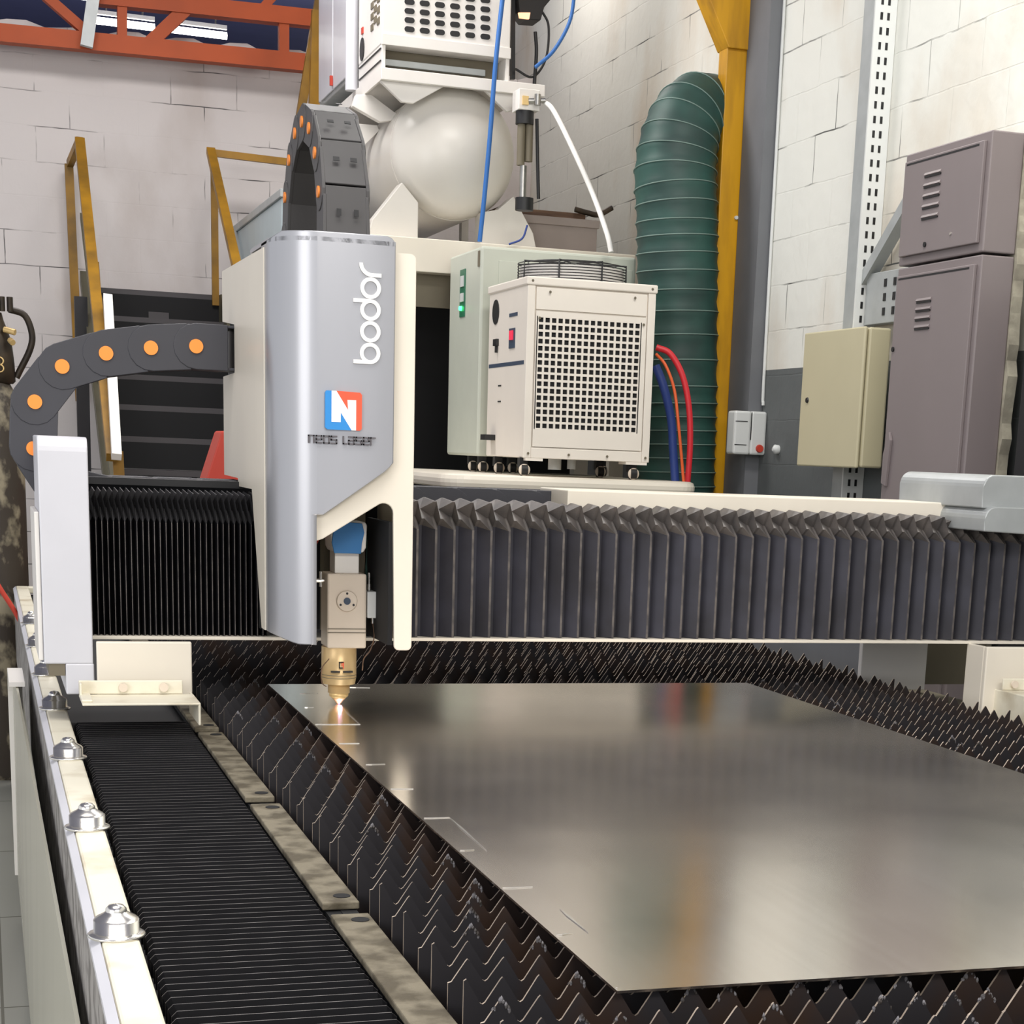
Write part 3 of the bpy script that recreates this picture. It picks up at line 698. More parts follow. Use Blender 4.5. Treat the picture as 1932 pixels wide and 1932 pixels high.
b = MB(); b.box(0.6945, 0.7140, 3.801, 3.806, .925, .9285); b.box(0.7205, 0.7415, 3.801, 3.806, .925, .9285); build_each(b, 'barrel_lettering', 'black', o)
MB().box(.772, .807, 3.80, 3.85, 1.042, 1.098).build('sensor_box', 'offwhite', hd, .002)
b = MB(); b.cyl((.781, 3.83, 1.098), (.781, 3.83, 1.136), .003, 8); b.cyl((.781, 3.83, 1.100), (.781, 3.83, 1.112), .005, 8); b.cyl((.790, 3.83, 1.042), (.790, 3.83, 1.028), .004, 8); b.cyl((.677, 3.83, 1.105), (.677, 3.83, 1.137), .004, 8); b.cyl((.667, 3.83, 1.118), (.684, 3.83, 1.118), .005, 8); build_each(b, 'fitting', 'chrome', hd)
b = MB(); b.tube(bez([(.790, 3.83, 1.03), (.789, 3.81, 1.0), (.778, 3.80, .972), (.765, 3.80, .955), (.762, 3.80, .93)]), .0013, 6)
b.tube(bez([(.690, 3.80, .955), (.675, 3.80, .935), (.674, 3.80, .905), (.684, 3.80, .895)]), .0011, 6); build_each(b, 'sensor_wire', 'wood', hd)
MB().tube(bez([(.655, 3.88, 1.14), (.668, 3.87, 1.19), (.70, 3.88, 1.235)]), .006, 8).build('hose', 'red_paint', hd)
b = MB(); b.tube(bez([(.775, 3.9, 1.23), (.792, 3.9, 1.19), (.79, 3.9, 1.14), (.781, 3.86, 1.12)]), .004, 8); b.build('cable', 'green', hd)
MB().box(.70, .79, 3.92, 3.97, 1.0, 1.29).build('slide_plate', 'olive_shade', hd)
MB().lathe([(.001, 0), (.0035, .0015), (.003, .004), (.0006, .006)], (.7185, 3.838, .8523), n=10).build('cutting_spark', 'spark', hd)
SPARK = bpy.data.lights.new('spark_light', 'POINT'); SPARK.energy = .02; SPARK.color = (.8, .5, 1); SPARK.shadow_soft_size = .004
so = bpy.data.objects.new('spark_light', SPARK); C.objects.link(so); so.location = (.7185, 3.825, .857)

# ================================================================ CHILLER ON ITS SHELF
t = thing('equipment_shelf', 'thick rounded white shelf carrying the chiller and green cabinet', 'shelf', (2.45, 8.4, 0))
b = MB(); r = .08; xa, xb, yA, yB = 1.885, 3.07, 7.66, 9.15
pl = arc(xb - r, yA + r, r, -90, 0, 6) + [(xb, 8.06), (2.98, 8.06), (2.98, 8.7), (3.07, 8.8), (3.07, yB), (xa, yB)] + arc(xa + r * 1.5, yA + r * 1.5, r * 1.5, 180, 270, 6)
o = MB().prism(pl, 'z', 1.24, 1.30).build('shelf_top', 'cream', t, .022)
for x, y in ((2.0, 7.9), (2.95, 7.9), (2.0, 9.0), (2.95, 9.0)): MB().box(x - .03, x + .03, y - .03, y + .03, 0, 1.24).build('leg', 'cream', t)
ch = thing('chiller', 'white water chiller with a square-hole grille and fan guard on castors', 'chiller', (2.56, 8.07, 1.285))
cx0, cx1, cy0, cy1, cz0, cz1 = 2.262, 2.852, 7.75, 8.38, 1.378, 2.14
b = MB(); b.box(cx0, cx1, cy0 + .012, cy1, cz0, cz1 - .03); b.build('housing', 'warm_white', ch, .006)
b = MB(); b.box(cx0 - .006, cx1 + .006, cy0 - .006, cy1 + .01, cz1 - .036, cz1); b.build('lid', 'warm_white', ch, .006)
b = MB(); b.box(cx0, cx0 + .035, cy0, cy0 + .02, cz0, cz1 - .036); b.box(cx1 - .035, cx1, cy0, cy0 + .02, cz0, cz1 - .036); b.box(cx0 + .0352, cx1 - .0352, cy0, cy0 + .02, cz0, cz0 + .045); build_each(b, 'front_frame', 'warm_white', ch, .003)
b = MB(); b.box(cx0 + .04, cx1 - .04, cy0 + .002, cy0 + .016, 2.006, cz1 - .042); b.build('upper_panel', 'warm_white', ch, .002)
gx0, gx1, gz0, gz1 = 2.311, 2.786, 1.503, 1.978
MB().box(gx0, gx1, cy0 + .0065, cy0 + .0115, gz0, gz1).build('grille_backing', 'dark', ch)
b = MB(); px_ = (gx1 - gx0) / 16; pz_ = (gz1 - gz0) / 16
for k in range(17):
    x = gx0 + k * px_; b.box(x - .0046, x + .0046, cy0, cy0 + .006, gz0, gz1); z = gz0 + k * pz_; b.box(gx0, gx1, cy0 + .0003, cy0 + .006, z - .005, z + .005)
b.box(cx0 + .04, gx0, cy0, cy0 + .006, 1.428, 2.0); b.box(gx1, cx1 - .04, cy0, cy0 + .006, 1.428, 2.0); b.box(gx0, gx1, cy0, cy0 + .006, 1.428, gz0); b.box(gx0, gx1, cy0, cy0 + .006, gz1, 2.0)
b.build('grille', 'warm_white', ch)
b = MB(); b.box(cx0 - .001, cx0, cy0 + .03, cy1 - .02, 1.775, 1.792); b.build('side_stripe', 'navy', ch)
b = MB(); b.lathe([(.055, 0), (.055, -.003)], (cx0, 8.26, 2.02), 'x', 24); b.build('badge', 'black', ch)
b = MB(); q = (1.88, 8.02); b.box(cx0 - .004, cx0, 7.93, 8.02, 1.85, 1.935); o = b.build('switch_plate', 'navy', ch); MB().box(cx0 - .009, cx0 - .004, 7.95, 8.00, 1.885, 1.925).build('switch', 'switch_red', o)
MB().box(cx0 - .002, cx0, 7.90, 8.03, 1.985, 2.0).build('label_plate', 'navy', ch)
b = MB(); b.box(cx0 - .012, cx0, 8.2, 8.26, 1.87, 1.90); b.box(cx0 - .012, cx0, 8.215, 8.225, 1.84, 1.88); b.build('door_latch', 'black', ch)
b = MB()
for dz in (0, .07): b.box(cx0 - .002, cx0, 8.14, 8.19, 1.62 + dz, 1.626 + dz)
build_each(b, 'vent_slot', 'black', ch)
b = MB(); b.box(cx0 - .05, cx0, 8.22, 8.30, 1.45, 1.475); b.build('drain_fitting', 'black', ch)
b = MB()
for x, z in ((cx0 + .02, cz1 - .018), (cx1 - .02, cz1 - .018), (cx0 + .1, cz1 - .06), (cx1 - .1, cz1 - .06), (cx0 + .055, 1.97), (cx1 - .055, 1.97), (cx0 + .02, cz0 + .02), (cx1 - .02, cz0 + .02), (2.47, cz0 + .02), (2.65, cz0 + .02)):
    b.lathe([(.006, 0), (.005, -.003)], (x, cy0 - .006, z), 'y', 8)
build_each(b, 'screw', 'olive_shade', ch)
fg = MB(); fc = (2.56, 8.07); 
for z in [cz1 + .012 * k for k in range(0, 8)]: fg.tube([(fc[0] + .245 * math.cos(2 * math.pi * k / 40), fc[1] + .245 * math.sin(2 * math.pi * k / 40), z) for k in range(41)], .0022, 5, cap=False)
for r in (.2, .15, .1, .05): fg.tube([(fc[0] + r * math.cos(2 * math.pi * k / 32), fc[1] + r * math.sin(2 * math.pi * k / 32), cz1 + .092) for k in range(33)], .002, 5, cap=False)
for k in range(8):
    a = 2 * math.pi * k / 8 + .25; c_, s_ = math.cos(a), math.sin(a); fg.tube([(fc[0] + .25 * c_, fc[1] + .25 * s_, cz1), (fc[0] + .25 * c_, fc[1] + .25 * s_, cz1 + .088), (fc[0] + .04 * c_, fc[1] + .04 * s_, cz1 + .096)], .004, 6)
fg.build('fan_guard', 'black', ch, fix=False)
MB().lathe([(.235, 0), (.235, .07)], (fc[0], fc[1], cz1), n=36).build('fan_ring', 'white', ch)
def castors(parent, spots, ztop, zb_):
    for x, y in spots:
        r = .026; b = MB(); b.box(x - .018, x + .018, y - .02, y + .02, zb_ + r * 1.3, ztop); o = b.build('castor', 'black', parent)
        MB().cyl((x - .014, y - .022, zb_ + r), (x + .014, y - .022, zb_ + r), r, 16).build('wheel', 'black', o)
        MB().lathe([(r * 1.0, 0), (r * .98, -.006), (r * .55, -.006), (r * .5, -.010)], (x, y - .03, zb_ + r), 'y', 20).build('hub_cap', 'alu', o)
castors(ch, ((cx0 + .012, cy0 + .05), (cx1 - .065, cy0 + .05), (cx0 + .03, cy1 - .1), (cx1 - .06, cy1 - .1)), cz0, 1.30)
b = MB(); b.box(cx0 + .01, cx0 + .09, cy0, cy0 + .1, cz0 - .012, cz0); b.box(cx1 - .11, cx1 - .01, cy0, cy0 + .1, cz0 - .012, cz0); build_each(b, 'foot_plate', 'warm_white', ch)
b = MB(); b.cyl((2.47, 7.95, 1.33), (2.47, 7.95, 1.38), .03, 12); b.cyl((2.56, 7.98, 1.335), (2.56, 7.98, 1.38), .02, 12); build_each(b, 'drain_pipe', 'offwhite', ch)
# green cabinet
gc = thing('laser_source_cabinet', 'pale green cabinet standing behind the white chiller', 'cabinet', (2.63, 8.8, 1.285))
MB().box(2.25, 3.02, 8.50, 9.10, 1.375, 2.33).build('housing', 'pale_green', gc, .012)
MB().box(2.335, 3.0, 8.495, 8.50, 1.40, 2.27).build('front_door', 'pale_green', gc, .003)
b = MB(); b.box(2.246, 2.25, 8.78, 8.88, 2.03, 2.25); o = b.build('control_panel', 'panel_green', gc)
b = MB(); b.box(2.242, 2.246, 8.80, 8.86, 2.17, 2.22); b.box(2.242, 2.246, 8.80, 8.86, 2.10, 2.14); build_each(b, 'display', 'offwhite', o)
MB().lathe([(.012, 0), (.010, -.012)], (2.246, 8.84, 2.07), 'x', 12).build('indicator_lamp', 'led', o)
MB().box(2.246, 2.25, 8.52, 8.55, 2.24, 2.31).build('door_handle', 'olive_shade', gc)
castors(gc, ((2.29, 8.56), (2.29, 8.75), (2.45, 8.6), (2.9, 8.56)), 1.375, 1.30)
# hoses at the chiller's right side
def hose(name, label, pts, r, m, flat=False):
    b = MB(); b.tube(bez(pts, 40), r, 12); o = b.build(name, m); tag(o, label, 'hose' if 'hose' in name else 'cable'); return o
hose('red_hose', 'thick red hose curving down from the chiller side', [at(1238, 655, y=7.9), at(1265, 668, y=7.88), at(1288, 710, y=7.86), at(1300, 770, y=7.85), at(1302, 840, y=7.85), at(1297, 912, y=7.86)], .014, 'red')
hose('orange_hose', 'thin orange hose between the red and the blue hose', [at(1238, 668, y=7.9), at(1256, 690, y=7.86), at(1272, 735, y=7.84), at(1280, 800, y=7.82), at(1290, 910, y=7.82)], .007, 'orange_hose')
hose('blue_hose', 'flat blue hose beside the chiller, nearest its side', [at(1237, 690, y=7.95), at(1252, 730, y=7.93), at(1266, 790, y=7.93), at(1270, 850, y=7.93), at(1274, 908, y=7.93)], .02, 'blue_hose')

# ================================================================ DUCT
dt = thing('ventilation_duct', 'thick dark green corrugated duct bending into the wall', 'duct', (3.165, 8.28, 0))
path = [(3.175 - .002 * k, 8.28, .02 + k * .04) for k in range(0, 0)]
p_ = []; z = 0.02
ctrl = [(3.20, 8.3, 0), (3.20, 8.3, .8), (3.19, 8.3, 1.5), (3.165, 8.3, 2.1), (3.14, 8.3, 2.5), (3.13, 8.32, 2.72), (3.17, 8.35, 2.9), (3.27, 8.42, 3.0), (3.40, 8.52, 2.98), (3.49, 8.6, 2.93)]
sm = bez(ctrl, 360)
# resample by length with sagging rings
out_p = [sm[0]]; acc = 0
for a, c in zip(sm[:-1], sm[1:]):
    acc += (c - a).length
    if acc > .0155: out_p.append(c); acc = 0
rad = [.190 + (.004 if k % 4 == 0 else (-.003 if k % 4 == 2 else 0)) + random.uniform(-.0015, .0015) for k in range(len(out_p))]
nn = len(out_p)
for k in range(nn):
    f = max(0, (out_p[k].z - 2.75) / .25); rad[k] *= 1 - .12 * min(f, 1)
b = MB(); b.tube(out_p, .19, 40, rr=rad); b.build('duct_skin', 'green', dt, fix=False)
b = MB()
for k in range(4, nn - 1, 4):
    c = out_p[k]; d = (out_p[k + 1] - out_p[k - 1]).normalized()
    tlt = Vector((0, 0, 0)); u_ = d.orthogonal().normalized(); v_ = d.cross(u_)
    b.tube([c + (u_ * math.cos(2 * math.pi * j / 40) + v_ * math.sin(2 * math.pi * j / 40)) * (rad[k] + .001) for j in range(41)], .003, 5, cap=False)
b.build('spiral_rib', 'green_rib', dt, fix=False)

# ================================================================ COMPRESSOR STATION
fr = thing('tank_base', 'cream steel frame carrying the air tank behind the chiller', 'frame', (2.6, 9.6, 0))
MB().box(1.60, 3.26, 9.2, 9.9, 2.26, 2.42).build('top_beam', 'cream', fr, .004)
for x in (1.66, 3.2):
    for y in (9.24, 9.84): MB().box(x - .04, x + .04, y - .04, y + .04, 0, 2.26).build('leg', 'cream', fr)
MB().box(1.6, 3.26, 9.88, 9.9, .1, 2.26).build('back_panel', 'dark', fr)
MB().box(2.10, 2.34, 9.3, 9.32, 2.10, 2.26).build('hanging_plate', 'olive_shade', fr)
at_ = thing('air_tank', 'large grey-white horizontal air tank with a domed end', 'tank', (2.31, 10.0, 2.42))
R = .32; prof = [(.002, 0)] + [(R * math.sin(math.radians(a)), .20 * (1 - math.cos(math.radians(a)))) for a in range(8, 91, 6)] + [(R, .20), (R, 1.9), (R * .8, 2.02), (.002, 2.1)]
MB().lathe(prof, (2.330, 9.22, 2.862), 'y', 64).build('tank_shell', 'tank', at_)
b = MB(); b.tube([(2.330 + (R + .001) * math.cos(2 * math.pi * k / 64), 9.42, 2.862 + (R + .001) * math.sin(2 * math.pi * k / 64)) for k in range(65)], .002, 5, cap=False); b.build('weld_seam', 'tank', at_)
b = MB(); b.prism([(1.88, 2.421), (2.135, 2.421), (2.135, 2.60), (2.05, 2.69), (1.90, 2.50)], 'y', 9.32, 9.44); b.build('saddle_foot', 'tank', at_, .004)
b = MB(); b.prism([(2.46, 2.421), (2.76, 2.421), (2.74, 2.50), (2.63, 2.67), (2.55, 2.60), (2.46, 2.58)], 'y', 9.32, 9.44); b.build('saddle_foot', 'tank', at_, .004)
# support deck
dk = thing('compressor_deck', 'white steel deck on angled brackets above the tank', 'deck', (2.3, 9.6, 3.1))
MB().box(1.915, 2.745, 9.2, 9.23, 3.135, 3.19).build('front_lip', 'white', dk, .003)
MB().box(1.925, 2.735, 9.23, 10.9, 3.184, 3.19).build('deck_plate', 'white', dk)
MB().box(1.915, 1.925, 9.23, 10.9, 3.135, 3.19).build('side_lip', 'white', dk)
def plate_px(name, px, y, dy, m='white'):
    q = [at(u, v, y=y) for u, v in px]; MB().prism([(p.x, p.z) for p in q], 'y', y, y + dy).build(name, m, dk, .003)
plate_px('bracket', ((717, 152), (735, 150), (838, 163), (780, 195), (758, 192)), 9.235, .03)
plate_px('bracket', ((915, 170), (985, 180), (978, 205), (957, 211), (940, 195)), 9.235, .03)
plate_px('bracket', ((672, 178), (700, 178), (745, 212), (770, 216), (748, 226), (718, 230), (665, 200)), 9.6, .05)
plate_px('bracket', ((660, 232), (712, 236), (716, 246), (690, 272), (665, 272)), 9.9, .05)
MB().box(1.93, 2.70, 9.26, 9.29, 2.98, 3.134).build('cross_channel', 'white', dk, .003) if False else None
for x in (1.99, 2.68): MB().box(x - .02, x + .02, 10.5, 10.56, 2.42, 3.135).build('post', 'white', dk)
cp = thing('air_compressor', 'white compressor box with an oval-slot grille at the top', 'compressor', (2.24, 9.9, 3.19))
MB().box(1.93, 2.56, 9.36, 9.80, 3.192, 3.30).build('base_skid', 'olive_shade', cp, .003)
MB().box(1.96, 2.47, 9.33, 9.36, 3.225, 3.255).build('skid_rail', 'galv', cp, .002)
MB().box(1.922, 1.94, 9.225, 9.80, 3.192, 3.30).build('side_skirt', 'white', cp, .002)
MB().box(2.545, 2.563, 9.225, 9.80, 3.192, 3.30).build('side_skirt', 'white', cp, .002)
b = MB(); b.box(1.92, 2.565, 9.22, 9.80, 3.30, 4.4); b.build('housing', 'white', cp, .006)
b = MB(); b.box(1.918, 2.567, 9.212, 9.225, 3.295, 3.345); b.build('lower_rail', 'white', cp, .002)
b = MB()
for r in range(9):
    for c_ in range(6):
        p = at(773 + c_ * 28.6, 55 - r * 17.2 + c_ * 2.8, y=9.215); hw, hh = .025, .0125
        pts = arc(p.x + hw - hh, p.z, hh, -90, 90, 6) + arc(p.x - hw + hh, p.z, hh, 90, 270, 6)
        b.prism(pts, 'y', 9.216, 9.222)
build_each(b, 'grille_slot', 'black', cp)
b = MB()
for r in range(16):
    for c_ in range(3): b.box(1.916, 1.921, 9.27 + c_ * .075, 9.33 + c_ * .075, 3.40 + r * .05 + (.02 if c_ % 2 else 0), 3.43 + r * .05 + (.02 if c_ % 2 else 0))
b.build('side_vents', 'olive_shade', cp)
b = MB()
for dz in (.0, .055): b.box(1.917, 1.924, 9.24, 9.78, 3.225 + dz, 3.23 + dz)
build_each(b, 'panel_gap', 'black', cp)
MB().lathe([(.055, 0), (.055, -.004)], (1.92, 9.70, 3.36), 'x', 20).build('fan_hole', 'black', cp)
MB().box(1.914, 1.92, 9.67, 9.71, 3.43, 3.46).build('red_sticker', 'red_paint', cp)
tc_ = thing('tall_dryer_cabinet', 'tall silver cabinet left of the compressor, above the chain loop', 'cabinet', (1.75, 10.6, 0))
b = MB(); b.box(1.905, 2.45, 9.95, 10.85, 3.26, 4.6); b.build('housing', 'galv', tc_, .006)
MB().box(1.895, 1.905, 9.97, 10.38, 3.28, 4.5).build('door', 'pillar', tc_, .003)
MB().box(1.895, 1.905, 10.41, 10.83, 3.28, 4.5).build('door', 'pillar', tc_, .003)
MB().box(1.88, 1.895, 10.385, 10.405, 3.30, 3.35).build('handle', 'red_paint', tc_)
MB().cyl((1.90, 9.87, 3.19), (1.90, 9.87, 4.5), .035, 16).build('side_pipe', 'pillar', tc_)
for y in (9.98, 10.78): MB().box(1.93, 2.42, y - .03, y + .03, 3.19, 3.26).build('foot', 'galv', tc_)
lc = thing('light_grey_enclosure', 'light grey steel enclosure seen left of the chain loop', 'enclosure', (1.55, 9.8, 0))
MB().box(1.462, 1.585, 9.40, 11.15, 0, 2.58).build('housing', 'light_grey', lc, .006)
MB().box(1.452, 1.592, 9.38, 11.17, 2.58, 2.62).build('lid', 'galv', lc, .004)
b = MB(); b.bar((1.45, 11.05, 2.57), (1.45, 10.7, 2.2), .03, .04); b.build('corner_bracket', 'galv', lc)
# filter regulator
fl = thing('filter_regulator', 'black and grey air filter with hanging bowl at the deck corner', 'air filter', (2.62, 9.05, 2.9))
a_ = at(1000, 215, y=9.05); c_ = at(992, 410, y=9.05)
MB().box(2.555, 2.66, 9.0, 9.12, 3.03, 3.125).build('mount_plate', 'white', fl, .003)
b = MB(); b.cyl((2.60, 9.05, 3.03), (2.60, 9.05, 2.97), .045, 16); b.build('filter_cap', 'black', fl)
b = MB(); b.cyl((2.585, 9.05, 2.97), (2.585, 9.05, 2.78), .02, 14); b.cyl((2.625, 9.05, 2.97), (2.625, 9.05, 2.80), .02, 14); build_each(b, 'bowl', 'olive_shade', fl)
b = MB(); b.cyl((2.60, 9.05, 2.78), (2.60, 9.05, 2.60), .018, 10); b.build('stem', 'steel', fl)
b = MB(); b.cyl((2.61, 9.05, 2.57), (2.61, 9.05, 2.63), .045, 12); b.build('drain_body', 'black', fl)
b = MB(); b.cyl((2.60, 8.99, 3.07), (2.68, 8.97, 3.075), .012, 10); b.cyl((2.64, 8.97, 3.05), (2.64, 8.97, 3.10), .016, 10); b.build('ball_valve', 'steel', fl)
MB().box(2.57, 2.60, 8.985, 9.0, 3.05, 3.09).build('brass_union', 'brass', fl)
MB().tube(bez([(2.66, 9.04, 3.0), (2.67, 9.04, 2.8), (2.68, 9.04, 2.63)]), .009, 8).build('hose', 'black', fl)
hose('white_hose', 'thin white air hose falling from the deck corner to the chiller', [at(1025, 192, y=9.0), at(1045, 210, y=8.9), at(1085, 290, y=8.7), at(1120, 370, y=8.6), at(1145, 440, y=8.45), at(1153, 476, y=8.42)], .0125, 'white_hose')
hose('blue_strap', 'long blue strap hanging in front of the white tank', [at(950, -20, y=9.1), at(935, 120, y=9.08), at(925, 250, y=9.08), at(914, 370, y=9.1), at(905, 456, y=9.12)], .0115, 'blue_cord')
hose('blue_cable', 'blue cable curving at the upper right of the compressor', [at(1085, -20, y=9.2), at(1075, 40, y=9.2), at(1045, 95, y=9.2), at(1010, 127, y=9.2)], .009, 'blue_cord')
hose('black_cable', 'black cable loop right of the white compressor box', [at(1010, 60, y=9.3), at(1012, 100, y=9.3), at(1008, 160, y=9.3)], .009, 'black')
hose('black_cable', 'thin black cable hanging in a wide loop below the lamp head', [at(1022, 20, y=9.3), at(1035, 50, y=9.3), at(1030, 110, y=9.3), at(1005, 145, y=9.3), at(972, 130, y=9.3)], .006, 'black')
hose('blue_cable', 'short dark blue cable beside the right tank foot', [at(995, 425, y=9.15), at(985, 450, y=9.15), at(960, 461, y=9.17)], .005, 'blue_hose')
t = thing('work_lamp', 'black lamp head at the top edge, right of the compressor', 'lamp', at(1010, 20, y=9.3))
b = MB(); pts = [at(u, v, y=9.3) for u, v in ((975, -15), (1050, -15), (1025, 15), (1018, 40), (990, 38), (978, 22))]; b.prism([(p.x, p.z) for p in pts], 'y', 9.28, 9.42); b.build('lamp_head', 'black', t, .004)
pts = [at(u, v, y=9.27) for u, v in ((978, 24), (1000, 24), (998, 36), (980, 34))]; MB().prism([(p.x, p.z) for p in pts], 'y', 9.265, 9.28).build('lamp_lens', 'warm_lamp', t)
b = MB(); b.bar(at(967, 150, y=9.35), at(967, -20, y=9.35), .02, .03); b.build('mast', 'black', t)
# box and boards right of the tank
bx = thing('grey_box', 'grey-brown box by the wall under the brown board', 'box', (2.9, 9.7, 0))
MB().box(2.66, 3.12, 9.42, 9.86, 2.421, 2.60).build('box_body', 'carton', bx, .004)
MB().box(2.65, 3.13, 9.41, 9.87, 2.56, 2.60).build('box_lid', 'carton', bx, .003)
b = MB(); b.box(2.60, 3.08, 9.5, 9.75, 2.602, 2.64); b.build('board', 'wood', None, .006); tag(bpy.data.objects['board'], 'brown wooden board lying on the grey-brown box', 'board')
hose('dark_pipe', 'short dark bent pipe end on the box near the wall', [at(1085, 395, y=9.45), at(1110, 402, y=9.45), at(1130, 405, y=9.45), at(1155, 392, y=9.45)], .014, 'rust')

# ================================================================ STAIRS
st = thing('steel_stairs', 'black steel stairs climbing to the back wall', 'stairs', (1.05, 10, 0))
b = MB()
N_ = 13
for i in range(N_):
    z = 2.262 - .172 * i; y = 11.62 - .248 * i; b = MB()
    b.box(.715, 1.42, y, y + .27 if i else 11.98, z - .03, z - .002)
    o = b.build('tread', 'black_steel', st)
    MB().box(.715, 1.42, y - .004, y, z - .03, z).build('nosing', 'tread_edge', o)
    MB().box(.715, 1.42, y + .235, y + .245, z - .0, min(z + .142, 2.25)).build('riser', 'dark', o) if i else None
MB().box(.715, 1.42, 11.64, 11.66, 1.95, 2.23).build('top_riser', 'dark', st)
for x in (.69, 1.42):
    b = MB(); b.prism([(11.95, 2.26), (11.95, 1.9), (11.6, 1.95), (8.5, -.0), (8.15, -.0), (8.3, .1), (11.5, 2.26)], 'x', x, x + .02); b.build('stringer', 'olive', st)
MB().box(1.0, 1.12, 11.60, 11.615, 1.9, 2.14).build('bracket', 'tread_edge', st)
def rails(label, segs, name='handrail', y=11.5):
    t = thing(name, label, 'handrail', (segs[0][1][0], segs[0][1][1], 0))
    for nm, p, q, wd, m in segs: MB().bar(p, q, wd, wd * .8).build(nm, m, t)
    return t
rails('ochre handrail on the left side of the stairs', [('top_rail', (.62, 11.5, 3.06), (.592, 8.95, 1.30), .055, 'rail_yellow'), ('top_rail', (.62, 11.5, 3.06), (.58, 11.9, 2.98), .045, 'rail_yellow'),
    ('post', (.575, 11.9, 2.98), (.60, 11.9, 1.6), .05, 'rail_yellow'), ('mid_rail', (.63, 11.5, 2.65), (.63, 9.0, .9), .04, 'olive'), ('post', (.62, 10.4, 2.3), (.66, 10.4, 1.4), .045, 'rail_yellow'),
    ('post', (.62, 9.0, 1.33), (.66, 9.0, .15), .05, 'rail_yellow'), ('rail_highlight', tuple(at(203, 560, y=9.95)), tuple(at(220, 862, y=8.85)), .045, 'white'), ('back_post', tuple(at(152, 560, y=10.9)), tuple(at(160, 900, y=10.9)), .07, 'black_steel'), ('side_plate', (.64, 11.4, 2.3), (.64, 9.0, .7), .09, 'olive')])  # the white bar paints the lit highlight along the rail
rails('ochre handrail on the right side of the stairs with a level landing rail', [('top_rail', (1.375, 11.55, 3.08), (1.375, 10.3, 2.25), .05, 'rail_yellow'), ('landing_rail', (1.375, 11.6, 3.075), (1.90, 11.6, 3.06), .04, 'rail_yellow'),
    ('post', (1.40, 11.6, 3.0), (1.40, 11.6, 2.2), .04, 'rail_yellow')])
rails('ochre handrail rising beside the tall silver cabinet', [('rail', at(566, 222, y=11.5), at(605, -20, y=11.5), .05, 'rail_yellow'), ('post', at(592, 222, y=11.3), at(598, 20, y=11.3), .06, 'rail_yellow')])
rw = MB(); pts = [at(388, 908, y=8.0), at(456, 915, y=8.0), at(440, 885, y=8.0), at(424, 812, y=8.0), at(418, 815, y=8.0)]
P3 = [(p.x, p.z) for p in pts]; base = [(P3[0][0], 0), (P3[1][0], 0)]
rw.prism(base + P3[1:] + [P3[0]], 'y', 8.0, 8.25); tag(rw.build('red_stand', 'red_paint', None, .006), 'red tapered steel stand at the foot of the stairs', 'stand')

# ================================================================ RIGHT WALL ITEMS
tw = thing('cable_tray', 'tall perforated galvanised cable tray on the right wall', 'cable tray', (3.48, 7.0, 0))
b = MB(); b.box(3.405, 3.498, 6.905, 7.0, 0, 4.6); b.build('tray_body', 'galv', tw)
MB().box(3.403, 3.498, 6.895, 6.905, 0, 4.6).build('tray_cover', 'offwhite', tw)
b = MB()
for i in range(42):
    z = 1.10 + i * .0545
    for x in (3.432, 3.462): b.box(x - .0055, x + .0055, 6.8935, 6.896, z, z + .027)
build_each(b, 'slot', 'black', tw)
tb_ = thing('cable_tray_branch', 'short perforated tray branch with a bent arm beside the upper locker', 'cable tray', (3.48, 6.6, 2.1))
MB().box(3.44, 3.49, 6.36, 6.88, 1.96, 2.16).build('tray_body', 'galv', tb_, .003)
b = MB(); b.bar((3.45, 6.93, 2.12), (3.45, 6.55, 2.42), .05, .045); b.bar((3.45, 6.55, 2.42), (3.45, 6.2, 2.46), .05, .045); b.build('bent_arm', 'galv', tb_)
b = MB()
for i in range(3):
    for yy in (6.45, 6.53, 6.62, 6.7): b.box(3.437, 3.44, yy, yy + .02, 1.99 + i * .055, 2.02 + i * .055)
build_each(b, 'slot', 'black', tb_)
MB().box(3.42, 3.445, 6.30, 6.38, 2.28, 2.34).build('orange_union', 'orange_steel', tb_)
eb = thing('beige_enclosure', 'beige electrical enclosure with a round lock on the right wall', 'electrical box', (3.4, 6.83, 1.4))
MB().box(3.305, 3.40, 6.55, 7.10, 1.395, 1.93).build('housing', 'beige', eb, .008)
b = MB(); b.box(3.285, 3.30, 6.555, 7.11, 1.392, 1.932); o = b.build('door', 'beige', eb, .006)
MB().lathe([(.012, 0), (.010, -.006)], (3.285, 7.04, 1.66), 'x', 16).build('lock', 'black', o)
def louvres(par, x, y0, y1, z0, dz, n, tilt=0):
    b = MB()
    for k in range(n):
        z = z0 + k * dz; b.prism([(x - .001, z), (x - .006, z + .004), (x - .002, z + .012), (x + .001, z + .012)], 'y', y0, y1)
    build_each(b, 'louvre', 'locker', par)
    b = MB()
    for k in range(n): z = z0 + k * dz; b.box(x - .0035, x + .001, y0 + .002, y1 - .002, z - .005, z + .0005)
    build_each(b, 'louvre_gap', 'black', par)
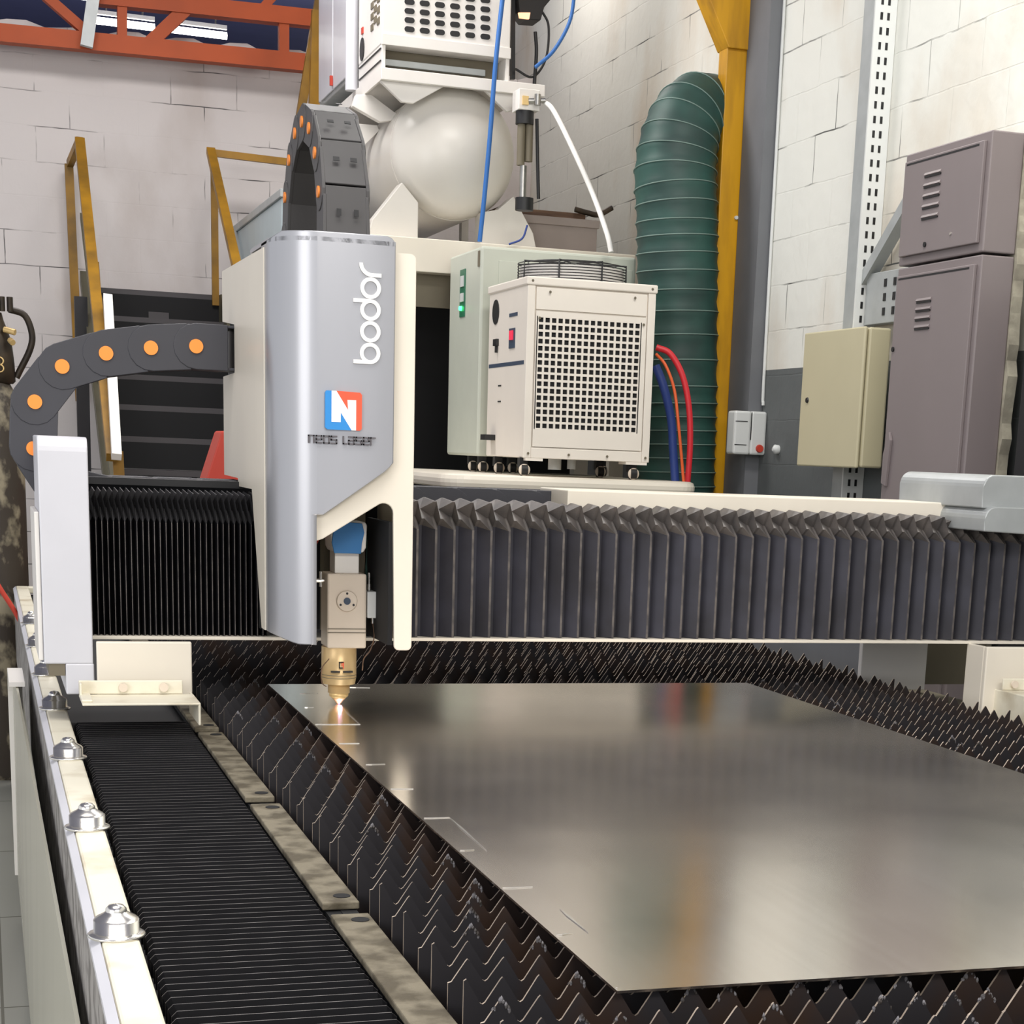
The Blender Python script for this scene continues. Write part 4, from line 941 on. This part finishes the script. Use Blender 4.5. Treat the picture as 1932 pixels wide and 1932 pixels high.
for nm, z0, z1, lb, ln in (('wall_locker', 2.128, 2.518, 'upper mauve-grey metal wall cabinet with five louvres', 5), ('wall_locker', .35, 2.120, 'tall lower mauve-grey metal wall cabinet with four louvres', 4)):
    t = thing(nm, lb, 'metal cabinet', (3.3, 5.97, z0), 'mauve-grey wall cabinets')
    MB().box(3.262, 3.39, 5.665, 6.27, z0, z1).build('housing', 'locker', t, .005)
    b = MB(); b.box(3.248, 3.262, 5.69, 6.25, z0 + .03, z1 - .03); o = b.build('door', 'locker', t, .003)
    MB().box(3.2475, 3.249, 5.72, 6.235, z1 - .045, z1 - .038).build('door_gap', 'black', o)
    if ln == 5:
        louvres(o, 3.248, 5.97, 6.09, 2.275, .036, 5); MB().lathe([(.009, 0), (.009, -.005)], (3.248, 6.05, 2.185), 'x', 12).build('lock', 'black', o)
        MB().lathe([(.005, 0), (.005, -.003)], (3.248, 5.87, 2.205), 'x', 10).build('bolt', 'chrome', o)
    else:
        louvres(o, 3.248, 5.97, 6.08, 1.895, .031, 4); MB().lathe([(.009, 0), (.009, -.005)], (3.248, 6.235, 1.83), 'x', 12).build('lock', 'black', o)
        b = MB(); b.prism([(6.235, 1.34), (6.20, 1.33), (6.185, 1.50), (6.20, 1.53), (6.235, 1.45)], 'x', 3.236, 3.248); b.build('handle', 'locker', o, .002)
b = MB(); pts = [(5.7, .4), (5.62, .4)]
import random as _r
rr_ = _r.Random(3); side = [(5.655 + rr_.uniform(-.012, .008), .4 + .053 * k) for k in range(41)]
b.prism([(6.2, .4)] + side + [(6.2, 2.52)], 'x', 3.391, 3.43); o = b.build('trim_2', 'plaster', None); struct(o, 'rough plaster patch around the wall cabinets')
b = MB(); b.box(3.34, 3.499, 5.30, 5.47, 0, 2.02); tag(b.build('black_duct_post', 'black', None, .01), 'black upright post at the right edge of the picture', 'post')
iso = thing('isolator_switch', 'white switch box with a red button at the column foot', 'switch box', (3.42, 8.0, 1.43))
b = MB(); b.box(3.335, 3.42, 7.93, 8.02, 1.432, 1.63); b.box(3.42, 3.525 - .026, 7.93, 8.02, 1.432, 1.63); b.build('housing', 'offwhite', iso, .01)
b = MB(); b.box(3.34, 3.40, 7.927, 7.93, 1.581, 1.584); b.box(3.34, 3.40, 7.927, 7.93, 1.475, 1.478); b.box(3.418, 3.4215, 7.9275, 7.93, 1.5, 1.625); build_each(b, 'seam', 'black', iso)
MB().lathe([(.019, 0), (.016, -.012)], (3.468, 7.93, 1.462), 'y', 20).build('button', 'red_paint', iso)
p = at(1465, 848, x=3.49); tag(MB().lathe([(.02, 0), (.022, -.02), (.008, -.03)], (3.5, p.y, p.z), 'x', 12).build('wall_hook', 'offwhite'), 'small white knob on the grey painted wall', 'hook')
b = MB(); b.tube(bez([(3.492, 8.0, 4.2), (3.492, 7.99, 3.0), (3.492, 7.98, 1.82), (3.492, 7.97, 1.66)]), .008, 8); tag(b.build('white_conduit', 'offwhite'), 'thin white conduit down the wall beside the grey strip', 'conduit')

# ================================================================ GAS BOTTLE
gb = thing('gas_bottle', 'tall gas bottle with peeling paint and a guarded valve', 'gas bottle', (.055, 7.75, 0))
prof = [(.10, 0), (.115, .02), (.115, 1.42), (.112, 1.47), (.095, 1.54), (.07, 1.585), (.06, 1.60)]
MB().lathe(prof, (.055, 7.75, 0), n=40).build('bottle_shell', 'bottle', gb)
MB().lathe([(.062, 0), (.072, .01), (.07, .08), (.062, .16), (.05, .2), (.035, .24), (.028, .27)], (.075, 7.75, 1.585), n=28).build('valve_collar', 'rust', gb)
b = MB(); b.cyl((.075, 7.72, 1.83), (.075, 7.72, 1.90), .02, 10)
for dx in (-.04, .0, .04, .07): b.cyl((.065 + dx, 7.73, 1.86), (.065 + dx, 7.73, 1.915), .012, 8)
b.build('valve_wheel', 'rust', gb)
b = MB(); b.tube(bez([(.13, 7.75, 1.87), (.19, 7.75, 1.85), (.215, 7.75, 1.78), (.205, 7.75, 1.72), (.165, 7.75, 1.64), (.15, 7.75, 1.61)]), .013, 10); b.build('guard_handle', 'rust', gb)
b = MB(); b.cyl((.11, 7.70, 1.79), (.15, 7.68, 1.78), .012, 8); b.cyl((.13, 7.69, 1.75), (.14, 7.67, 1.74), .012, 8); build_each(b, 'outlet', 'brass', gb)
b = MB(); cx_, cz_ = .088, 1.655
for (dx, dz), r, a0, a1 in (((0, .014), .014, 150, -80), ((0, -.014), .014, 80, -150)):
    b.tube([(cx_ + dx + r * math.cos(math.radians(a)), 7.678, cz_ + dz + r * math.sin(math.radians(a))) for a in [a0 + (a1 - a0) * k / 10 for k in range(11)]], .003, 6)
build_each(b, 'stamped_number', 'brass', gb)
hose('red_cable', 'bright red cable slanting beside the gas bottle at the left edge', [at(-30, 1060, y=6.9), at(0, 1110, y=6.9), at(27, 1152, y=6.9), at(50, 1195, y=6.9)], .009, 'red_paint')
